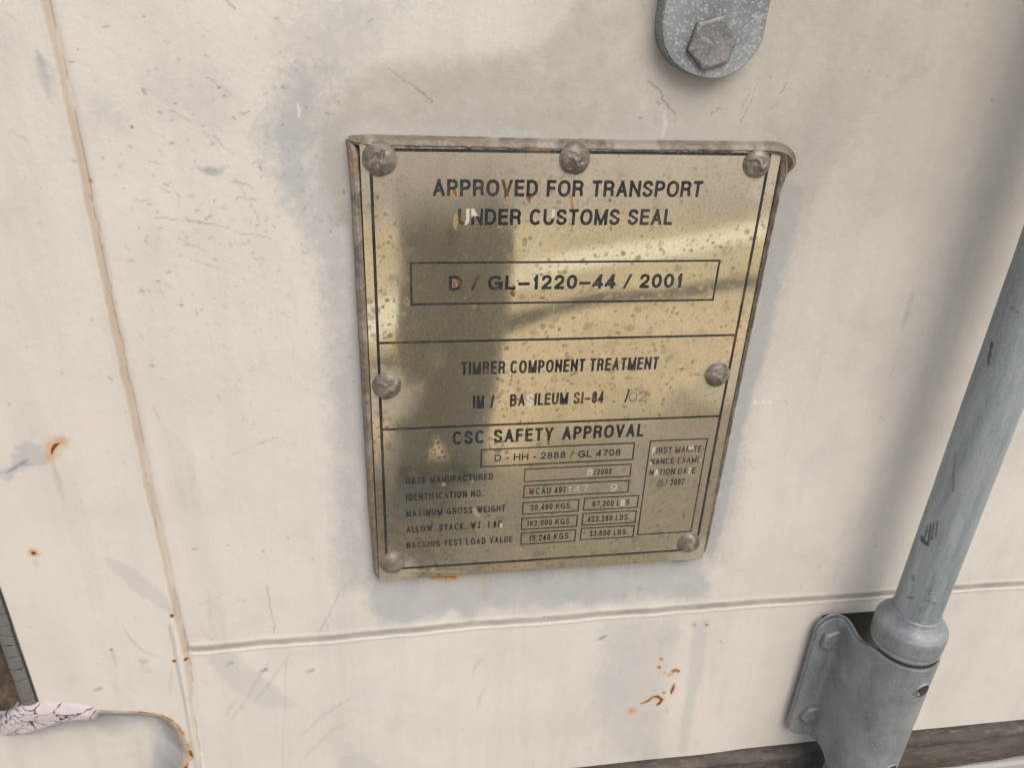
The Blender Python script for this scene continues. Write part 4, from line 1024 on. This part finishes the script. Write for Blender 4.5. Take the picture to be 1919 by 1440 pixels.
# headed pins on the saddle; dark centre disc stands in for a shaded hole
for zc in (CAM_H - .4150 + .006, CAM_H - .4930 + .004):
    th = math.radians(12); ca, sa = math.sin(th), -math.cos(th)      # outward direction in plan
    cxp, cyp = AX + ca * (RO + .0001), ay + sa * (RO + .0001)
    V = []; seg = 40
    pr = [(.0066, -.0022), (.0064, .0003), (.0058, .0008), (.0052, .0007), (.0047, .0003), (.0045, .0002), (.0032, .0002), (.0010, .0003), (0, .0003)]
    for r_, hgt in pr:
        for i in range(seg):
            a = 2 * math.pi * i / seg; lx, lz = r_ * math.cos(a), r_ * math.sin(a)
            ang = th + lx / RO; rad_ = RO + hgt
            V.append((AX + math.sin(ang) * rad_, ay - math.cos(ang) * rad_, zc + lz))
    Fq = [(i * seg + j, i * seg + (j + 1) % seg, (i + 1) * seg + (j + 1) % seg, (i + 1) * seg + j) for i in range(len(pr) - 1) for j in range(seg)]
    mi = [0 if k_ // seg < 3 else 1 for k_ in range(len(Fq))]
    mesh_obj('pin', V, Fq, None, br, mats=[m_cast, m_hole_shade], midx=mi)

# ------------------------------------------------------------------ lug plate at the top edge
oc = DP([(1252, -110), (1250, -40), (1246, 0), (1240, 40), (1241, 72), (1249, 98), (1267, 122), (1297, 140), (1332, 148), (1362, 144), (1392, 126), (1418, 98), (1431, 74), (1438, 40), (1446, 0), (1452, -40), (1458, -110)], .010)
lug = empty('lug_plate', 'mottled galvanised lug with a rounded end hanging at the top of the door', 'steel lug', (float(oc[:, 0].mean()), 0, float(oc[:, 1].min())))
Pc = cr([tuple(p) for p in oc], 8); cen = Pc.mean(0)
rings = [(1.0, .001), (1.0, -.0086), (.985, -.0098), (.965, -.0100), (.6, -.0100), (.0, -.0100)]
rings = [(1.0, .004), (1.0, -.0082), (.988, -.0094), (.968, -.0100)]
V, n = [], len(Pc)
for s, y in rings:
    for p in Pc: V.append((cen[0] + (p[0] - cen[0]) * s, y, cen[1] + (p[1] - cen[1]) * s))
Fq = [(i * n + j, i * n + (j + 1) % n, (i + 1) * n + (j + 1) % n, (i + 1) * n + j) for i in range(len(rings) - 1) for j in range(n)]
# triangulated face: fan split into a quad strip left-right
top = (len(rings) - 1) * n
for j in range(n // 2): Fq.append((top + j, top + j + 1, top + n - 2 - j, top + n - 1 - j)) if j + 1 < n - 2 - j else None
lg = mesh_obj('lug_body', V, Fq, m_lug, lug, smooth=False)
x, z = D(1343, 82, .0165)
hexbolt(lug, x, -.0098, z, .0120, .0032, .28, m_bolt, dome=-.08)

# ------------------------------------------------------------------ unseen bystander, added for the dark column the plate mirrors
def unseen_person(x, y, turn):
    root = empty('unseen_person', 'unseen standing figure in khaki jacket and wide trousers facing the door', 'unseen_person', (x, y, 0))
    J = dict(pel=(0, 0, .96), bel=(0, .0, 1.10), che=(0, -.01, 1.32), nek=(0, -.01, 1.48), hd0=(0, .02, 1.58), hd1=(0, .03, 1.70),
             sl=(-.17, 0, 1.42), el=(-.23, .05, 1.14), wl=(-.20, .28, 1.10), hl=(-.18, .36, 1.11), sr=(.17, 0, 1.42), er=(.24, .06, 1.15), wr=(.18, .30, 1.20), hr=(.16, .38, 1.23),
             tl=(-.07, 0, .88), kl=(-.072, .02, .50), al=(-.074, -.02, .10), fl=(-.10, .14, .05), tr=(.07, 0, .88), kr=(.072, .02, .50), ar=(.074, -.02, .10), fr=(.10, .14, .05))
    rad_ = dict(pel=.15, bel=.14, che=.16, nek=.06, hd0=.085, hd1=.075, sl=.075, el=.05, wl=.032, hl=.04, sr=.075, er=.05, wr=.032, hr=.04, tl=.125, kl=.115, al=.10, fl=.06, tr=.125, kr=.115, ar=.10, fr=.045)
    E_ = [('pel', 'bel'), ('bel', 'che'), ('che', 'nek'), ('nek', 'hd0'), ('hd0', 'hd1'), ('che', 'sl'), ('sl', 'el'), ('el', 'wl'), ('wl', 'hl'), ('che', 'sr'), ('sr', 'er'), ('er', 'wr'), ('wr', 'hr'),
          ('pel', 'tl'), ('tl', 'kl'), ('kl', 'al'), ('al', 'fl'), ('pel', 'tr'), ('tr', 'kr'), ('kr', 'ar'), ('ar', 'fr')]
    names = list(J); me = bpy.data.meshes.new('body'); me.from_pydata([J[k] for k in names], [(names.index(a), names.index(b)) for a, b in E_], [])
    o = link(bpy.data.objects.new('body', me), root)  # body of the added unseen bystander
    mdf = o.modifiers.new('skin', 'SKIN')
    if not me.skin_vertices: 
        bpy.context.view_layer.objects.active = o
    try:
        sk = me.skin_vertices[0].data
        for i, k in enumerate(names):
            sk[i].radius = (rad_[k], rad_[k] * (.72 if k in ('pel', 'bel', 'che') else 1)); sk[i].use_root = (k == 'pel')
    except Exception as ex: print('skin', ex)
    sb_ = o.modifiers.new('sub', 'SUBSURF'); sb_.levels = 2; sb_.render_levels = 2
    me.materials.append(mat_plain('khaki_clothing', (.44, .39, .30), (.52, .46, .36)))
    root.rotation_euler = (0, 0, turn)
    return root
unseen_person(.185, -2.02, math.radians(4))
